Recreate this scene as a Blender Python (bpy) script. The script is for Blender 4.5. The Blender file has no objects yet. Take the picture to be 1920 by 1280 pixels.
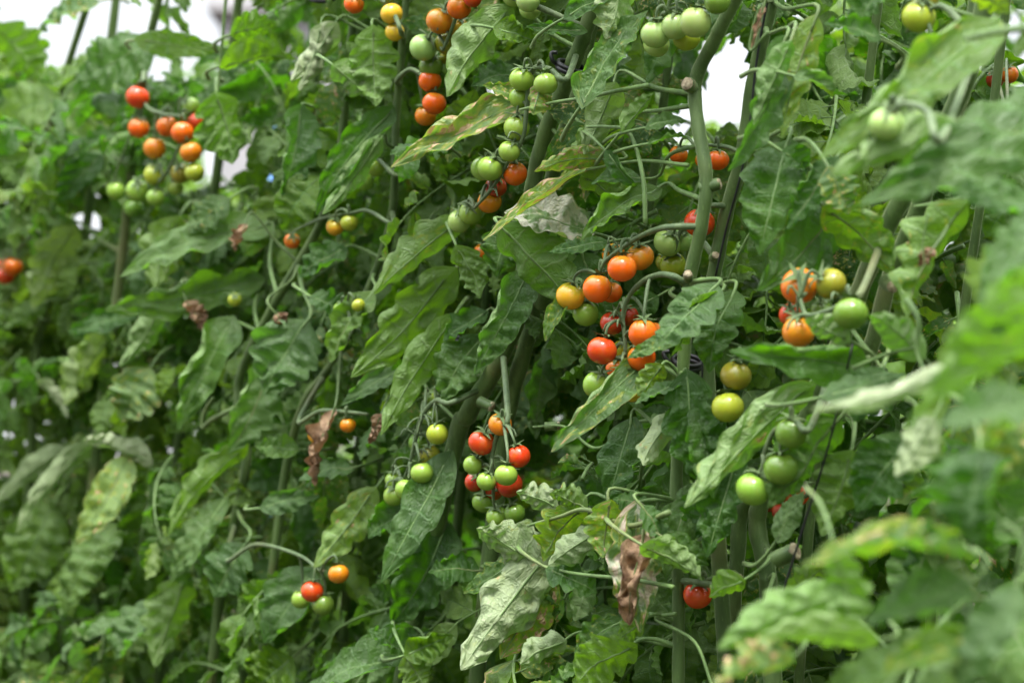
import bpy, math, random
import numpy as np
from mathutils import Vector, Matrix, Quaternion
R = math.radians
PI = math.pi
sc = bpy.context.scene
COL = sc.collection

# ------------------------------------------------------------------ camera
FPX = 1920 * 70 / 36
CAMZ, PITCH = 1.35, R(3.0)
cam_d = bpy.data.cameras.new('camera')
cam = bpy.data.objects.new('camera', cam_d)
COL.objects.link(cam)
cam.location = (0, 0, CAMZ)
cam.rotation_euler = (R(90) + PITCH, 0, 0)
cam_d.lens = 70
cam_d.sensor_width = 36
cam_d.clip_start = 0.05
cam_d.clip_end = 500
cam_d.dof.use_dof = True
cam_d.dof.focus_distance = 1.74
cam_d.dof.aperture_fstop = 5.0
sc.camera = cam

# ------------------------------------------------------------------ light
w = bpy.data.worlds.new('World')
sc.world = w
w.use_nodes = True
nt = w.node_tree
nt.nodes.clear()
sky = nt.nodes.new('ShaderNodeTexSky')
sky.sky_type = 'NISHITA'
sky.sun_disc = False
SUN_EL, SUN_AZ = R(64), R(168)          # azimuth measured from +Y towards +X
sky.sun_elevation = SUN_EL
sky.sun_rotation = SUN_AZ
sky.dust_density = 6
sky.air_density = 1.0
mul = nt.nodes.new('ShaderNodeVectorMath'); mul.operation = 'SCALE'; mul.inputs['Scale'].default_value = 0.10
cloud = nt.nodes.new('ShaderNodeMix'); cloud.data_type = 'RGBA'
cloud.inputs['Factor'].default_value = 0.75
cloud.inputs[7].default_value = (1.0, 1.0, 1.0, 1)
# overcast cover: brightest overhead, as cloud is
wtc = nt.nodes.new('ShaderNodeTexCoord'); wsep = nt.nodes.new('ShaderNodeSeparateXYZ'); wmr = nt.nodes.new('ShaderNodeMapRange')
wmr.inputs[1].default_value = 0.0; wmr.inputs[2].default_value = 1.0; wmr.inputs[3].default_value = 0.72; wmr.inputs[4].default_value = 6.0; wmr.inputs[1].default_value = 0.40
wcm = nt.nodes.new('ShaderNodeVectorMath'); wcm.operation = 'SCALE'; wcm.inputs[0].default_value = (0.98, 1.0, 1.03)
nt.links.new(wtc.outputs['Generated'], wsep.inputs[0]); nt.links.new(wsep.outputs[2], wmr.inputs[0]); nt.links.new(wmr.outputs[0], wcm.inputs['Scale'])
nt.links.new(wcm.outputs[0], cloud.inputs[7])
bg = nt.nodes.new('ShaderNodeBackground'); bg.inputs['Strength'].default_value = 1.0
wo = nt.nodes.new('ShaderNodeOutputWorld')
nt.links.new(sky.outputs[0], mul.inputs[0])
nt.links.new(mul.outputs[0], cloud.inputs[6])
nt.links.new(cloud.outputs[2], bg.inputs['Color'])
nt.links.new(bg.outputs[0], wo.inputs['Surface'])
sl = bpy.data.lights.new('sun', 'SUN')
sl.energy = 2.0
sl.angle = R(10)
sl.color = (1.0, 0.96, 0.88)
sun = bpy.data.objects.new('sun', sl)
COL.objects.link(sun)
sd = Vector((math.sin(SUN_AZ) * math.cos(SUN_EL), math.cos(SUN_AZ) * math.cos(SUN_EL), math.sin(SUN_EL)))
sun.rotation_euler = sd.to_track_quat('Z', 'Y').to_euler()
sc.view_settings.view_transform = 'Standard'
sc.view_settings.look = 'None'
sc.view_settings.gamma = 1
sc.view_settings.exposure = 1.1
sc.cycles.max_bounces = 8
sc.cycles.diffuse_bounces = 2
sc.cycles.transmission_bounces = 5
sc.cycles.use_denoising = True
sc.render.film_transparent = False

# ------------------------------------------------------------------ geometry of the view (places things along the row)
CR = Vector((1, 0, 0)); CU = Vector((0, -math.sin(PITCH), math.cos(PITCH))); CF = Vector((0, math.cos(PITCH), math.sin(PITCH)))
CAM = Vector((0, 0, CAMZ))
def at(x, y, d):
    return CAM + CF * d + CR * ((x - 960) / FPX * d) + CU * ((640 - y) / FPX * d)
def proj(p):
    v = p - CAM
    d = v.dot(CF)
    if d < 0.05: return (-9999, -9999, d)
    return (960 + v.dot(CR) / d * FPX, 640 - v.dot(CU) / d * FPX, d)
def D(x):                       # depth of the front row's plane where it crosses column x
    return 1.0 / (0.408 + 0.000191 * (x - 258))
RD = Vector((0.606, -0.796, 0))   # direction of the row (towards the camera side)
RN = Vector((0.796, 0.606, 0))    # away from the camera
P0 = Vector((-0.461, 2.45, 0))

# ------------------------------------------------------------------ tagging and linking
def tag(o, label=None, cat=None, group=None, kind=None):
    if label: o['label'] = label
    if cat: o['category'] = cat
    if group: o['group'] = group
    if kind: o['kind'] = kind
    return o
def empty(name, loc=(0, 0, 0)):
    o = bpy.data.objects.new(name, None)
    o.empty_display_size = 0.05
    o.location = loc
    COL.objects.link(o)
    return o
def link(name, me, parent=None, M=None):
    o = bpy.data.objects.new(name, me)
    COL.objects.link(o)
    if parent:
        o.parent = parent
        o.matrix_parent_inverse = Matrix.Translation(-parent.location)
    if M is not None: o.matrix_basis = M
    return o

# ------------------------------------------------------------------ materials
class NG:
    def __init__(s, name):
        s.m = bpy.data.materials.new(name); s.m.use_nodes = True
        s.t = s.m.node_tree; s.t.nodes.clear()
    def n(s, typ, **kw):
        nd = s.t.nodes.new(typ)
        for k, v in kw.items(): setattr(nd, k, v)
        return nd
    def l(s, a, b): s.t.links.new(a, b)
    def put(s, sock, v):
        if hasattr(v, 'is_output') or isinstance(v, bpy.types.NodeSocket): s.l(v, sock)
        else: sock.default_value = v
    def math(s, op, a, b=0.0, c=0.0, clamp=False):
        nd = s.n('ShaderNodeMath', operation=op); nd.use_clamp = clamp
        s.put(nd.inputs[0], a); s.put(nd.inputs[1], b); s.put(nd.inputs[2], c)
        return nd.outputs[0]
    def sstep(s, v, a, b, lo=0.0, hi=1.0):
        nd = s.n('ShaderNodeMapRange', interpolation_type='SMOOTHSTEP')
        s.put(nd.inputs[0], v); nd.inputs[1].default_value = a; nd.inputs[2].default_value = b
        nd.inputs[3].default_value = lo; nd.inputs[4].default_value = hi
        return nd.outputs[0]
    def mix(s, f, a, b, typ='MIX'):
        nd = s.n('ShaderNodeMix', data_type='RGBA', blend_type=typ)
        s.put(nd.inputs[0], f)
        for q, v in ((6, a), (7, b)):
            if isinstance(v, tuple) and len(v) == 3: v = v + (1,)
            s.put(nd.inputs[q], v)
        return nd.outputs[2]
    def noise(s, vec, scale, detail=2, rough=0.5, w_=None):
        nd = s.n('ShaderNodeTexNoise')
        if w_ is not None:
            nd.noise_dimensions = '4D'; s.put(nd.inputs['W'], w_)
        s.put(nd.inputs['Vector'], vec)
        nd.inputs['Scale'].default_value = scale; nd.inputs['Detail'].default_value = detail; nd.inputs['Roughness'].default_value = rough
        return nd.outputs[0]

def leaf_material():
    g = NG('tomato_leaf')
    uv = g.n('ShaderNodeUVMap', uv_map='UVMap').outputs[0]
    sep = g.n('ShaderNodeSeparateXYZ'); g.l(uv, sep.inputs[0])
    t = sep.outputs[0]; sx = g.math('ABSOLUTE', g.math('MULTIPLY_ADD', sep.outputs[1], 2.0, -1.0))
    seed = g.n('ShaderNodeAttribute', attribute_type='GEOMETRY', attribute_name='lseed').outputs['Fac']
    oi = g.n('ShaderNodeObjectInfo')
    rnd = oi.outputs['Random']
    osep = g.n('ShaderNodeSeparateColor'); g.l(oi.outputs['Color'], osep.inputs[0])
    yel, dmg, pale = osep.outputs[0], osep.outputs[1], osep.outputs[2]
    bleach = g.math('SUBTRACT', 1.0, oi.outputs['Alpha'])
    sd4 = g.math('ADD', g.math('MULTIPLY', seed, 17.0), g.math('MULTIPLY', rnd, 31.0))
    geo = g.n('ShaderNodeNewGeometry')
    back = geo.outputs['Backfacing']
    tc = g.n('ShaderNodeTexCoord').outputs['Object']
    # stretched leaf coordinates: 1 unit = about 8 cm
    cmb = g.n('ShaderNodeCombineXYZ'); g.l(t, cmb.inputs[0]); g.l(g.math('MULTIPLY', sep.outputs[1], 0.75), cmb.inputs[1])
    lc = cmb.outputs[0]
    warp = g.noise(lc, 6.0, 2, 0.5, sd4)
    # veins
    mid = g.sstep(sx, 0.015, 0.06, 1, 0)
    # side-vein distance, shifted by warp so that lines are not ruler straight
    tt = g.math('ADD', g.math('MULTIPLY', t, g.math('MULTIPLY_ADD', seed, 3.0, 4.8)), g.math('MULTIPLY', g.math('SUBTRACT', warp, 0.5), 0.55))
    d1 = g.math('ABSOLUTE', g.math('SUBTRACT', g.math('FRACT', tt), 0.5))
    side = g.sstep(d1, 0.02, 0.10, 1, 0)
    side = g.math('MULTIPLY', side, g.sstep(sx, 0.80, 1.0, 1, 0))
    vor = g.n('ShaderNodeTexVoronoi', feature='DISTANCE_TO_EDGE'); vor.inputs['Scale'].default_value = 21
    vor.voronoi_dimensions = '3D'
    vv = g.n('ShaderNodeVectorMath', operation='ADD'); g.l(lc, vv.inputs[0])
    cm2 = g.n('ShaderNodeCombineXYZ'); g.l(g.math('MULTIPLY', warp, 0.30), cm2.inputs[0]); g.l(g.math('MULTIPLY', warp, -0.1), cm2.inputs[1]); g.l(sd4, cm2.inputs[2])
    g.l(cm2.outputs[0], vv.inputs[1]); g.l(vv.outputs[0], vor.inputs['Vector'])
    ret = g.sstep(vor.outputs['Distance'], 0.0, 0.09, 1, 0)
    vein = g.math('MAXIMUM', mid, g.math('MULTIPLY', side, 0.75))
    vein2 = g.math('MAXIMUM', vein, g.math('MULTIPLY', ret, 0.28))
    # base colours
    big = g.noise(lc, 2.2, 3, 0.6, sd4)
    fine = g.noise(lc, 40.0, 2, 0.6, sd4)
    c = g.mix(g.sstep(big, 0.3, 0.7), (0.017, 0.050, 0.006), (0.046, 0.108, 0.010))
    c = g.mix(g.math('MULTIPLY', g.sstep(rnd, 0.0, 1.0), 0.40), c, (0.026, 0.062, 0.022))
    c = g.mix(g.math('MULTIPLY', g.sstep(fine, 0.35, 0.75), 0.25), c, (0.060, 0.13, 0.03))
    c = g.mix(yel, c, (0.15, 0.25, 0.010))
    c = g.mix(g.math('MULTIPLY', vein2, 0.55), c, (0.12, 0.26, 0.075))
    c = g.mix(g.math('MULTIPLY', pale, 0.8), c, (0.22, 0.32, 0.15))
    # underside
    cu = g.mix(g.sstep(big, 0.3, 0.7), (0.10, 0.20, 0.045), (0.155, 0.275, 0.075))
    cu = g.mix(g.math('MULTIPLY', yel, 0.6), cu, (0.24, 0.34, 0.06))
    cu = g.mix(g.math('MULTIPLY', vein2, 0.8), cu, (0.27, 0.40, 0.16))
    cu = g.mix(g.math('MULTIPLY', pale, 0.85), cu, (0.44, 0.50, 0.31))
    c = g.mix(back, c, cu)
    # damage: blotches with a yellow halo, browned edges, bleached patch
    sp = g.noise(lc, 11.0, 1.5, 0.5, g.math('ADD', sd4, 5.0))
    sp2 = g.noise(lc, 3.0, 1, 0.5, g.math('ADD', sd4, 9.0))
    thr = g.math('ADD', sp, g.math('MULTIPLY', g.math('SUBTRACT', sp2, 0.5), 0.35))
    thr = g.math('ADD', thr, g.math('MULTIPLY', g.math('SUBTRACT', dmg, 1.0), 0.22))
    halo = g.math('MULTIPLY', g.sstep(thr, 0.40, 0.53), g.sstep(dmg, 0.02, 0.25))
    spot = g.math('MULTIPLY', g.sstep(thr, 0.535, 0.565), g.sstep(dmg, 0.02, 0.2))
    c = g.mix(g.math('MULTIPLY', halo, 0.65), c, (0.27, 0.30, 0.03))
    scol = g.mix(g.sstep(fine, 0.5, 0.72), (0.58, 0.42, 0.25), (0.27, 0.14, 0.055))
    c = g.mix(spot, c, scol)
    en = g.noise(lc, 9.0, 2, 0.5, g.math('ADD', sd4, 2.0))
    edge = g.math('MULTIPLY', g.sstep(g.math('ADD', sx, g.math('MULTIPLY', en, 0.35)), 1.13, 1.22), g.sstep(dmg, 0.05, 0.6))
    c = g.mix(g.math('MULTIPLY', edge, 0.9), c, (0.40, 0.27, 0.14))
    bl = g.math('MULTIPLY', g.sstep(g.math('ADD', g.math('MULTIPLY', sp2, 1.0), g.math('MULTIPLY', sp, 0.35)), 0.62, 0.70), bleach)
    c = g.mix(bl, c, (0.66, 0.62, 0.52))
    # light: surface + light passing through
    bs = g.n('ShaderNodeBsdfPrincipled')
    g.l(c, bs.inputs['Base Color'])
    g.put(bs.inputs['Roughness'], g.math('MULTIPLY_ADD', fine, 0.16, 0.38))
    bs.inputs['Specular IOR Level'].default_value = 0.36
    tt2 = 0
    hgt = g.math('ADD', g.math('MULTIPLY', g.math('MAXIMUM', vein, g.math('MULTIPLY', ret, 0.14)), -1.0), g.math('MULTIPLY', fine, 0.25))
    hgt = g.math('ADD', hgt, g.math('MULTIPLY', g.sstep(vor.outputs['Distance'], 0.0, 0.45), 0.9))
    bp = g.n('ShaderNodeBump'); bp.inputs['Strength'].default_value = 0.42; bp.inputs['Distance'].default_value = 0.0022
    g.l(hgt, bp.inputs['Height']); g.l(bp.outputs[0], bs.inputs['Normal'])
    tr = g.n('ShaderNodeBsdfTranslucent')
    tcol = g.mix(yel, (0.125, 0.40, 0.004), (0.40, 0.58, 0.008))
    tcol = g.mix(g.math('MULTIPLY', vein2, 0.85), tcol, (0.05, 0.12, 0.015))
    tcol = g.mix(g.math('MULTIPLY', g.sstep(big, 0.35, 0.75), 0.5), tcol, (0.07, 0.22, 0.01))
    tcol = g.mix(g.math('MULTIPLY', halo, 0.5), tcol, (0.50, 0.50, 0.05))
    tcol = g.mix(spot, tcol, (0.22, 0.10, 0.03))
    tcol = g.mix(g.math('MULTIPLY', pale, 0.3), tcol, (0.35, 0.45, 0.2))
    g.l(tcol, tr.inputs['Color'])
    ad = g.n('ShaderNodeMixShader'); ad.inputs[0].default_value = 0.38
    g.l(bs.outputs[0], ad.inputs[1]); g.l(tr.outputs[0], ad.inputs[2])
    out = g.n('ShaderNodeOutputMaterial'); g.l(ad.outputs[0], out.inputs['Surface'])
    return g.m

def dry_material():
    g = NG('dry_leaf')
    tc = g.n('ShaderNodeTexCoord').outputs['Object']
    a = g.noise(tc, 60, 4, 0.6); b = g.noise(tc, 260, 3, 0.7)
    c = g.mix(g.sstep(a, 0.35, 0.65), (0.15, 0.085, 0.045), (0.40, 0.275, 0.165))
    c = g.mix(g.math('MULTIPLY', g.sstep(b, 0.4, 0.7), 0.5), c, (0.10, 0.05, 0.03))
    bs = g.n('ShaderNodeBsdfPrincipled'); g.l(c, bs.inputs['Base Color']); bs.inputs['Roughness'].default_value = 0.8
    bp = g.n('ShaderNodeBump'); bp.inputs['Strength'].default_value = 0.8; bp.inputs['Distance'].default_value = 0.003
    g.l(b, bp.inputs['Height']); g.l(bp.outputs[0], bs.inputs['Normal'])
    tr = g.n('ShaderNodeBsdfTranslucent'); tr.inputs['Color'].default_value = (0.3, 0.15, 0.06, 1)
    ad = g.n('ShaderNodeMixShader'); ad.inputs[0].default_value = 0.2
    g.l(bs.outputs[0], ad.inputs[1]); g.l(tr.outputs[0], ad.inputs[2])
    out = g.n('ShaderNodeOutputMaterial'); g.l(ad.outputs[0], out.inputs['Surface'])
    return g.m

def stem_material(name, c1, c2, scale=60, fuzz=0.35):
    g = NG(name)
    tc = g.n('ShaderNodeTexCoord').outputs['Object']
    mp = g.n('ShaderNodeMapping'); mp.inputs['Scale'].default_value = (1, 1, 0.22); g.l(tc, mp.inputs['Vector'])
    a = g.noise(mp.outputs[0], scale, 4, 0.6); b = g.noise(mp.outputs[0], scale * 7, 3, 0.7); big = g.noise(tc, 9, 2, 0.5)
    c = g.mix(g.sstep(a, 0.35, 0.68), c1, c2)
    c = g.mix(g.math('MULTIPLY', g.sstep(b, 0.55, 0.75), 0.45), c, tuple(x * 1.7 for x in c2))
    c = g.mix(g.math('MULTIPLY', g.sstep(big, 0.55, 0.8), 0.6), c, (0.16, 0.13, 0.05))
    bs = g.n('ShaderNodeBsdfPrincipled'); g.l(c, bs.inputs['Base Color']); bs.inputs['Roughness'].default_value = 0.6
    bs.inputs['Sheen Weight'].default_value = fuzz; bs.inputs['Sheen Roughness'].default_value = 0.35
    bs.inputs['Sheen Tint'].default_value = (0.8, 0.9, 0.55, 1)
    bp = g.n('ShaderNodeBump'); bp.inputs['Strength'].default_value = 0.5; bp.inputs['Distance'].default_value = 0.0012
    g.l(g.math('ADD', b, a), bp.inputs['Height']); g.l(bp.outputs[0], bs.inputs['Normal'])
    out = g.n('ShaderNodeOutputMaterial'); g.l(bs.outputs[0], out.inputs['Surface'])
    return g.m

def tomato_material():
    g = NG('tomato_skin')
    oi = g.n('ShaderNodeObjectInfo')
    tc = g.n('ShaderNodeTexCoord').outputs['Object']
    geo = g.n('ShaderNodeTexCoord').outputs['Generated']
    sep = g.n('ShaderNodeSeparateXYZ'); g.l(geo, sep.inputs[0])
    rnd = oi.outputs['Random']
    a = g.noise(geo, 2.5, 2, 0.5, g.math('MULTIPLY', rnd, 40.0))
    b = g.noise(geo, 45.0, 2, 0.6, g.math('MULTIPLY', rnd, 40.0))
    base = oi.outputs['Color']
    top = g.math('ADD', sep.outputs[2], g.math('MULTIPLY', g.math('SUBTRACT', a, 0.5), 0.9))
    shoulder = g.mix(0.55, base, (0.20, 0.30, 0.02))
    green_top = g.math('MULTIPLY', g.sstep(top, 0.60, 1.05), g.math('SUBTRACT', 1.0, oi.outputs['Alpha']))  # mask of the fruit's own green shoulder round the calyx
    c = g.mix(green_top, base, (0.22, 0.33, 0.02))
    c = g.mix(g.math('MULTIPLY', g.sstep(a, 0.4, 0.75), 0.30), c, shoulder)
    c = g.mix(g.math('MULTIPLY', g.sstep(b, 0.62, 0.75), 0.10), c, (0.75, 0.6, 0.35))
    bs = g.n('ShaderNodeBsdfPrincipled'); g.l(c, bs.inputs['Base Color'])
    g.put(bs.inputs['Roughness'], g.math('MULTIPLY_ADD', a, 0.12, 0.13))
    bs.inputs['Specular IOR Level'].default_value = 0.5
    bs.inputs['Subsurface Weight'].default_value = 0.22
    bs.inputs['Subsurface Radius'].default_value = (1.0, 0.45, 0.12)
    bs.inputs['Subsurface Scale'].default_value = 0.004
    bp = g.n('ShaderNodeBump'); bp.inputs['Strength'].default_value = 0.06; bp.inputs['Distance'].default_value = 0.001
    g.l(b, bp.inputs['Height']); g.l(bp.outputs[0], bs.inputs['Normal'])
    out = g.n('ShaderNodeOutputMaterial'); g.l(bs.outputs[0], out.inputs['Surface'])
    return g.m

def simple_material(name, c1, c2, scale, rough, bump=0.3, bd=0.001):
    g = NG(name)
    tc = g.n('ShaderNodeTexCoord').outputs['Object']
    a = g.noise(tc, scale, 5, 0.6)
    c = g.mix(g.sstep(a, 0.35, 0.65), c1, c2)
    bs = g.n('ShaderNodeBsdfPrincipled'); g.l(c, bs.inputs['Base Color']); bs.inputs['Roughness'].default_value = rough
    bp = g.n('ShaderNodeBump'); bp.inputs['Strength'].default_value = bump; bp.inputs['Distance'].default_value = bd
    g.l(a, bp.inputs['Height']); g.l(bp.outputs[0], bs.inputs['Normal'])
    out = g.n('ShaderNodeOutputMaterial'); g.l(bs.outputs[0], out.inputs['Surface'])
    return g.m

M_LEAF = leaf_material()
M_DRY = dry_material()
M_STEM = stem_material('green_stem', (0.045, 0.088, 0.018), (0.090, 0.150, 0.038))
M_PET = stem_material('leaf_stalk', (0.075, 0.14, 0.035), (0.13, 0.22, 0.06), 120, 0.25)
M_TRUSS = stem_material('fruit_stalk', (0.055, 0.095, 0.035), (0.10, 0.15, 0.06), 120, 0.25)
M_CAL = stem_material('sepal', (0.07, 0.13, 0.035), (0.12, 0.19, 0.06), 120, 0.2)
M_CUT = simple_material('cut_wood', (0.17, 0.13, 0.075), (0.42, 0.36, 0.24), 250, 0.8, 0.8, 0.002)
M_TOM = tomato_material()
M_BLACK = simple_material('black_plastic', (0.008, 0.008, 0.010), (0.018, 0.018, 0.022), 90, 0.38, 0.1)
M_SOIL = simple_material('soil', (0.022, 0.015, 0.009), (0.055, 0.040, 0.025), 6, 0.95, 1.0, 0.05)
M_GRASS = simple_material('weeds', (0.035, 0.085, 0.015), (0.08, 0.15, 0.03), 12, 0.7)
M_WALL = simple_material('grey_render', (0.26, 0.26, 0.27), (0.36, 0.35, 0.36), 1.5, 0.85)
M_BLUE = simple_material('blue_plastic', (0.05, 0.16, 0.42), (0.07, 0.2, 0.5), 5, 0.4)

# ------------------------------------------------------------------ mesh builders
class MB:
    """collects vertices, faces, uv, per-leaflet seed and material index, builds ONE mesh"""
    def __init__(s): s.v = []; s.f = []; s.uv = []; s.sd = []; s.mi = []; s.nv = 0
    def add(s, V, F, UV=None, seed=0.5, mi=0):
        V = np.asarray(V, float); F = np.asarray(F, int)
        s.v.append(V); s.f.append(F + s.nv)
        s.uv.append(UV if UV is not None else np.full((len(V), 2), 0.5))
        s.sd.append(np.full(len(V), seed)); s.mi.append(np.full(len(F), mi))
        s.nv += len(V)
    def mesh(s, name, mats):
        V = np.concatenate(s.v); F = np.concatenate(s.f); UV = np.concatenate(s.uv); S = np.concatenate(s.sd); MI = np.concatenate(s.mi)
        me = bpy.data.meshes.new(name)
        me.vertices.add(len(V)); me.vertices.foreach_set('co', V.ravel())
        me.loops.add(len(F) * 4); me.loops.foreach_set('vertex_index', F.ravel().astype(np.int32))
        me.polygons.add(len(F)); me.polygons.foreach_set('loop_start', np.arange(0, len(F) * 4, 4, dtype=np.int32))
        me.polygons.foreach_set('material_index', MI.astype(np.int32))
        me.polygons.foreach_set('use_smooth', np.ones(len(F), bool))
        me.update(calc_edges=True)
        ul = me.uv_layers.new(name='UVMap'); ul.data.foreach_set('uv', UV[F.ravel()].ravel())
        at_ = me.attributes.new('lseed', 'FLOAT', 'POINT'); at_.data.foreach_set('value', S)
        for m in mats: me.materials.append(m)
        me.validate()
        return me

def xform(V, M):
    A = np.array(M)
    return V @ A[:3, :3].T + A[:3, 3]

def grid_faces(a, b):
    i = np.arange(a - 1)[:, None] * b + np.arange(b - 1)[None, :]
    i = i.ravel()
    return np.stack([i, i + 1, i + b + 1, i + b], 1)

def leaflet(rng, L, W, nt_=30, ns=13, lobes=5, lobe_amp=0.22, curl=(0.25, 0.25), edge=(0.3, 0.3), bend=0.4, twist=0.0,
            ruffle=0.05, pucker=0.06, heart=0.14, hook=0.0, fold=0.0, crink=1.0):
    """blade from (0,0,0) along +Y, upper side +Z; W = full width"""
    t = np.linspace(0, 1, nt_)[:, None]
    s = np.linspace(-1, 1, ns)[None, :]
    sa = np.abs(s)
    f = np.sin(PI * np.clip(t, 0, 1) ** 0.64) ** 0.76
    f = f * (1 - 0.20 * t) * 1.06 + 0.008
    f = f * (1 - 0.35 * np.clip((t - .82) / .18, 0, 1) ** 1.0 * (1 - np.clip((t - .82) / .18, 0, 1)) * 2)
    ph = rng.uniform(-0.15, 0.15, 2)
    n = lobes
    lobL = np.abs(np.sin(PI * (n * t ** 0.9 + ph[0]))) ** 0.55
    lobR = np.abs(np.sin(PI * (n * t ** 0.9 + ph[1]))) ** 0.55
    lob = np.where(s < 0, lobL, lobR)
    sec = 0.025 * np.sin(PI * n * 2.3 * t + ph[0] * 19)
    hw = W / 2 * f
    amp = lobe_amp * (1 - 0.35 * t)
    arc = s * hw * (1 - (amp * (1 - lob) + sec) * sa ** 2.5)
    # curl across the blade
    ang = np.where(s < 0, curl[0] * sa + edge[0] * sa ** 3, curl[1] * sa + edge[1] * sa ** 3)
    env = np.clip(np.sin(PI * np.clip(t, 0.02, 0.98)) * 1.5, 0, 1)
    wob = 1 + 0.35 * np.sin(2 * PI * (t * rng.uniform(1.0, 2.5) + rng.random()))
    ang = ang * env * wob + fold * np.clip(sa * 4, 0, 1) * env
    c = ns // 2
    X = np.zeros((nt_, ns)); Z = np.zeros((nt_, ns))
    for k in range(c + 1, ns):
        da = arc[:, k] - arc[:, k - 1]; a = (ang[:, k] + ang[:, k - 1]) / 2
        X[:, k] = X[:, k - 1] + np.cos(a) * da; Z[:, k] = Z[:, k - 1] + np.sin(a) * da
    for k in range(c - 1, -1, -1):
        da = arc[:, k + 1] - arc[:, k]; a = (ang[:, k] + ang[:, k + 1]) / 2
        X[:, k] = X[:, k + 1] - np.cos(a) * da; Z[:, k] = Z[:, k + 1] + np.sin(a) * da
    # pucker between the side veins, ruffled rim, sunk midrib
    q = np.abs(np.sin(PI * (rng.uniform(4.5, 7.5) * t + 0.8 * sa + rng.uniform(-.5, .5))))
    Z = Z + pucker * W * (q - 0.5) * np.clip(sa * 2.2, 0, 1) * (1 - 0.4 * sa) * f
    Z = Z + ruffle * W * np.sin(2 * PI * (n * 0.9 * t + rng.random()) + s * 1.3) * sa ** 2 * env
    Z = Z + 0.03 * W * np.clip(sa * 6, 0, 1) * f
    lump = np.sin(2 * PI * (t * rng.uniform(.8, 1.6) + rng.random())) * np.sin(PI * (s * rng.uniform(.6, 1.2) + rng.random()))
    Z = Z + 0.05 * W * lump * env
    for _k in range(5):
        ft, fx = rng.uniform(1.5, 6.5), rng.uniform(-3.5, 3.5)
        Z = Z + crink * W * 0.022 * np.sin(2 * PI * (ft * t + fx * s * 0.5) + rng.uniform(0, 6.28)) * env * np.clip(sa * 3 + .15, 0, 1)
    fwd = 0.30 * np.abs(arc) - heart * L * (1 - t) ** 3 * sa
    fwd = fwd - 0.30 * np.abs(arc) * t ** 3
    # bend along the length
    m = nt_
    tt = t[:, 0]
    th = -(bend * tt + hook * np.clip(tt - 0.6, 0, 1) ** 1.5 * 4)
    dt = L / (m - 1)
    py = np.concatenate([[0], np.cumsum(np.cos((th[1:] + th[:-1]) / 2) * dt)])
    pz = np.concatenate([[0], np.cumsum(np.sin((th[1:] + th[:-1]) / 2) * dt)])
    sw = rng.uniform(-0.06, 0.06) * L * np.sin(PI * tt)
    tw = twist * tt
    X2 = X * np.cos(tw)[:, None] - Z * np.sin(tw)[:, None]
    Z2 = X * np.sin(tw)[:, None] + Z * np.cos(tw)[:, None]
    ct, st = np.cos(th)[:, None], np.sin(th)[:, None]
    V = np.stack([X2 + sw[:, None], py[:, None] + fwd * ct - Z2 * st, pz[:, None] + fwd * st + Z2 * ct], -1).reshape(-1, 3)
    UV = np.stack([np.broadcast_to(t, (nt_, ns)), np.broadcast_to(s * 0.5 + 0.5, (nt_, ns))], -1).reshape(-1, 2)
    F = grid_faces(nt_, ns)
    tip = V[(nt_ - 1) * ns + c]
    # faces must be counter-clockwise seen from +Z
    F = F[:, [0, 1, 2, 3]]
    return V, F, UV, tip

def smooth_path(P, n):
    """Catmull-Rom through points"""
    P = [Vector(p) for p in P]
    if len(P) == 2:
        return [P[0].lerp(P[1], k / (n - 1)) for k in range(n)]
    Q = [P[0] * 2 - P[1]] + P + [P[-1] * 2 - P[-2]]
    out = []
    segs = len(P) - 1
    for k in range(n):
        u = k / (n - 1) * segs
        i = min(int(u), segs - 1); f = u - i
        a, b, c, d = Q[i], Q[i + 1], Q[i + 2], Q[i + 3]
        out.append(0.5 * ((2 * b) + (c - a) * f + (2 * a - 5 * b + 4 * c - d) * f * f + (3 * b - a - 3 * c + d) * f ** 3))
    return out

def tube(mb, P, rad, nseg=8, n=None, mi=0, cap=True, lump=0.0, rng=None):
    """rad: float, list (per control point) or function of u"""
    npt = n or max(6, (len(P) - 1) * 5 + 1)
    pts = smooth_path(P, npt)
    if callable(rad): rr = [rad(k / (npt - 1)) for k in range(npt)]
    elif isinstance(rad, (list, tuple)): rr = [float(np.interp(k / (npt - 1) * (len(rad) - 1), range(len(rad)), rad)) for k in range(npt)]
    else: rr = [rad] * npt
    T = [(pts[min(k + 1, npt - 1)] - pts[max(k - 1, 0)]).normalized() for k in range(npt)]
    N = T[0].orthogonal().normalized()
    V = []
    ph = [random.random() * 6 for _ in range(3)]
    for k in range(npt):
        N = (N - T[k] * N.dot(T[k])).normalized()
        B = T[k].cross(N)
        for j in range(nseg):
            a = 2 * PI * j / nseg
            r = rr[k] * (1 + lump * (math.sin(3 * a + k * .7 + ph[0]) * .5 + math.sin(k * 1.3 + ph[1])))
            V.append(pts[k] + (N * math.cos(a) + B * math.sin(a)) * r)
    F = []
    for k in range(npt - 1):
        for j in range(nseg):
            j2 = (j + 1) % nseg
            F.append((k * nseg + j, k * nseg + j2, (k + 1) * nseg + j2, (k + 1) * nseg + j))
    if cap:
        for k, e in ((0, pts[0]), (npt - 1, pts[-1])):
            V.append(e)
            ci = len(V) - 1
            for j in range(0, nseg, 2):
                q = [k * nseg + j, k * nseg + (j + 1) % nseg, k * nseg + (j + 2) % nseg]
                if k == 0: q = q[::-1]
                F.append((q[0], q[1], q[2], ci))
    mb.add([tuple(v) for v in V], F, None, 0.5, mi)

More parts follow.
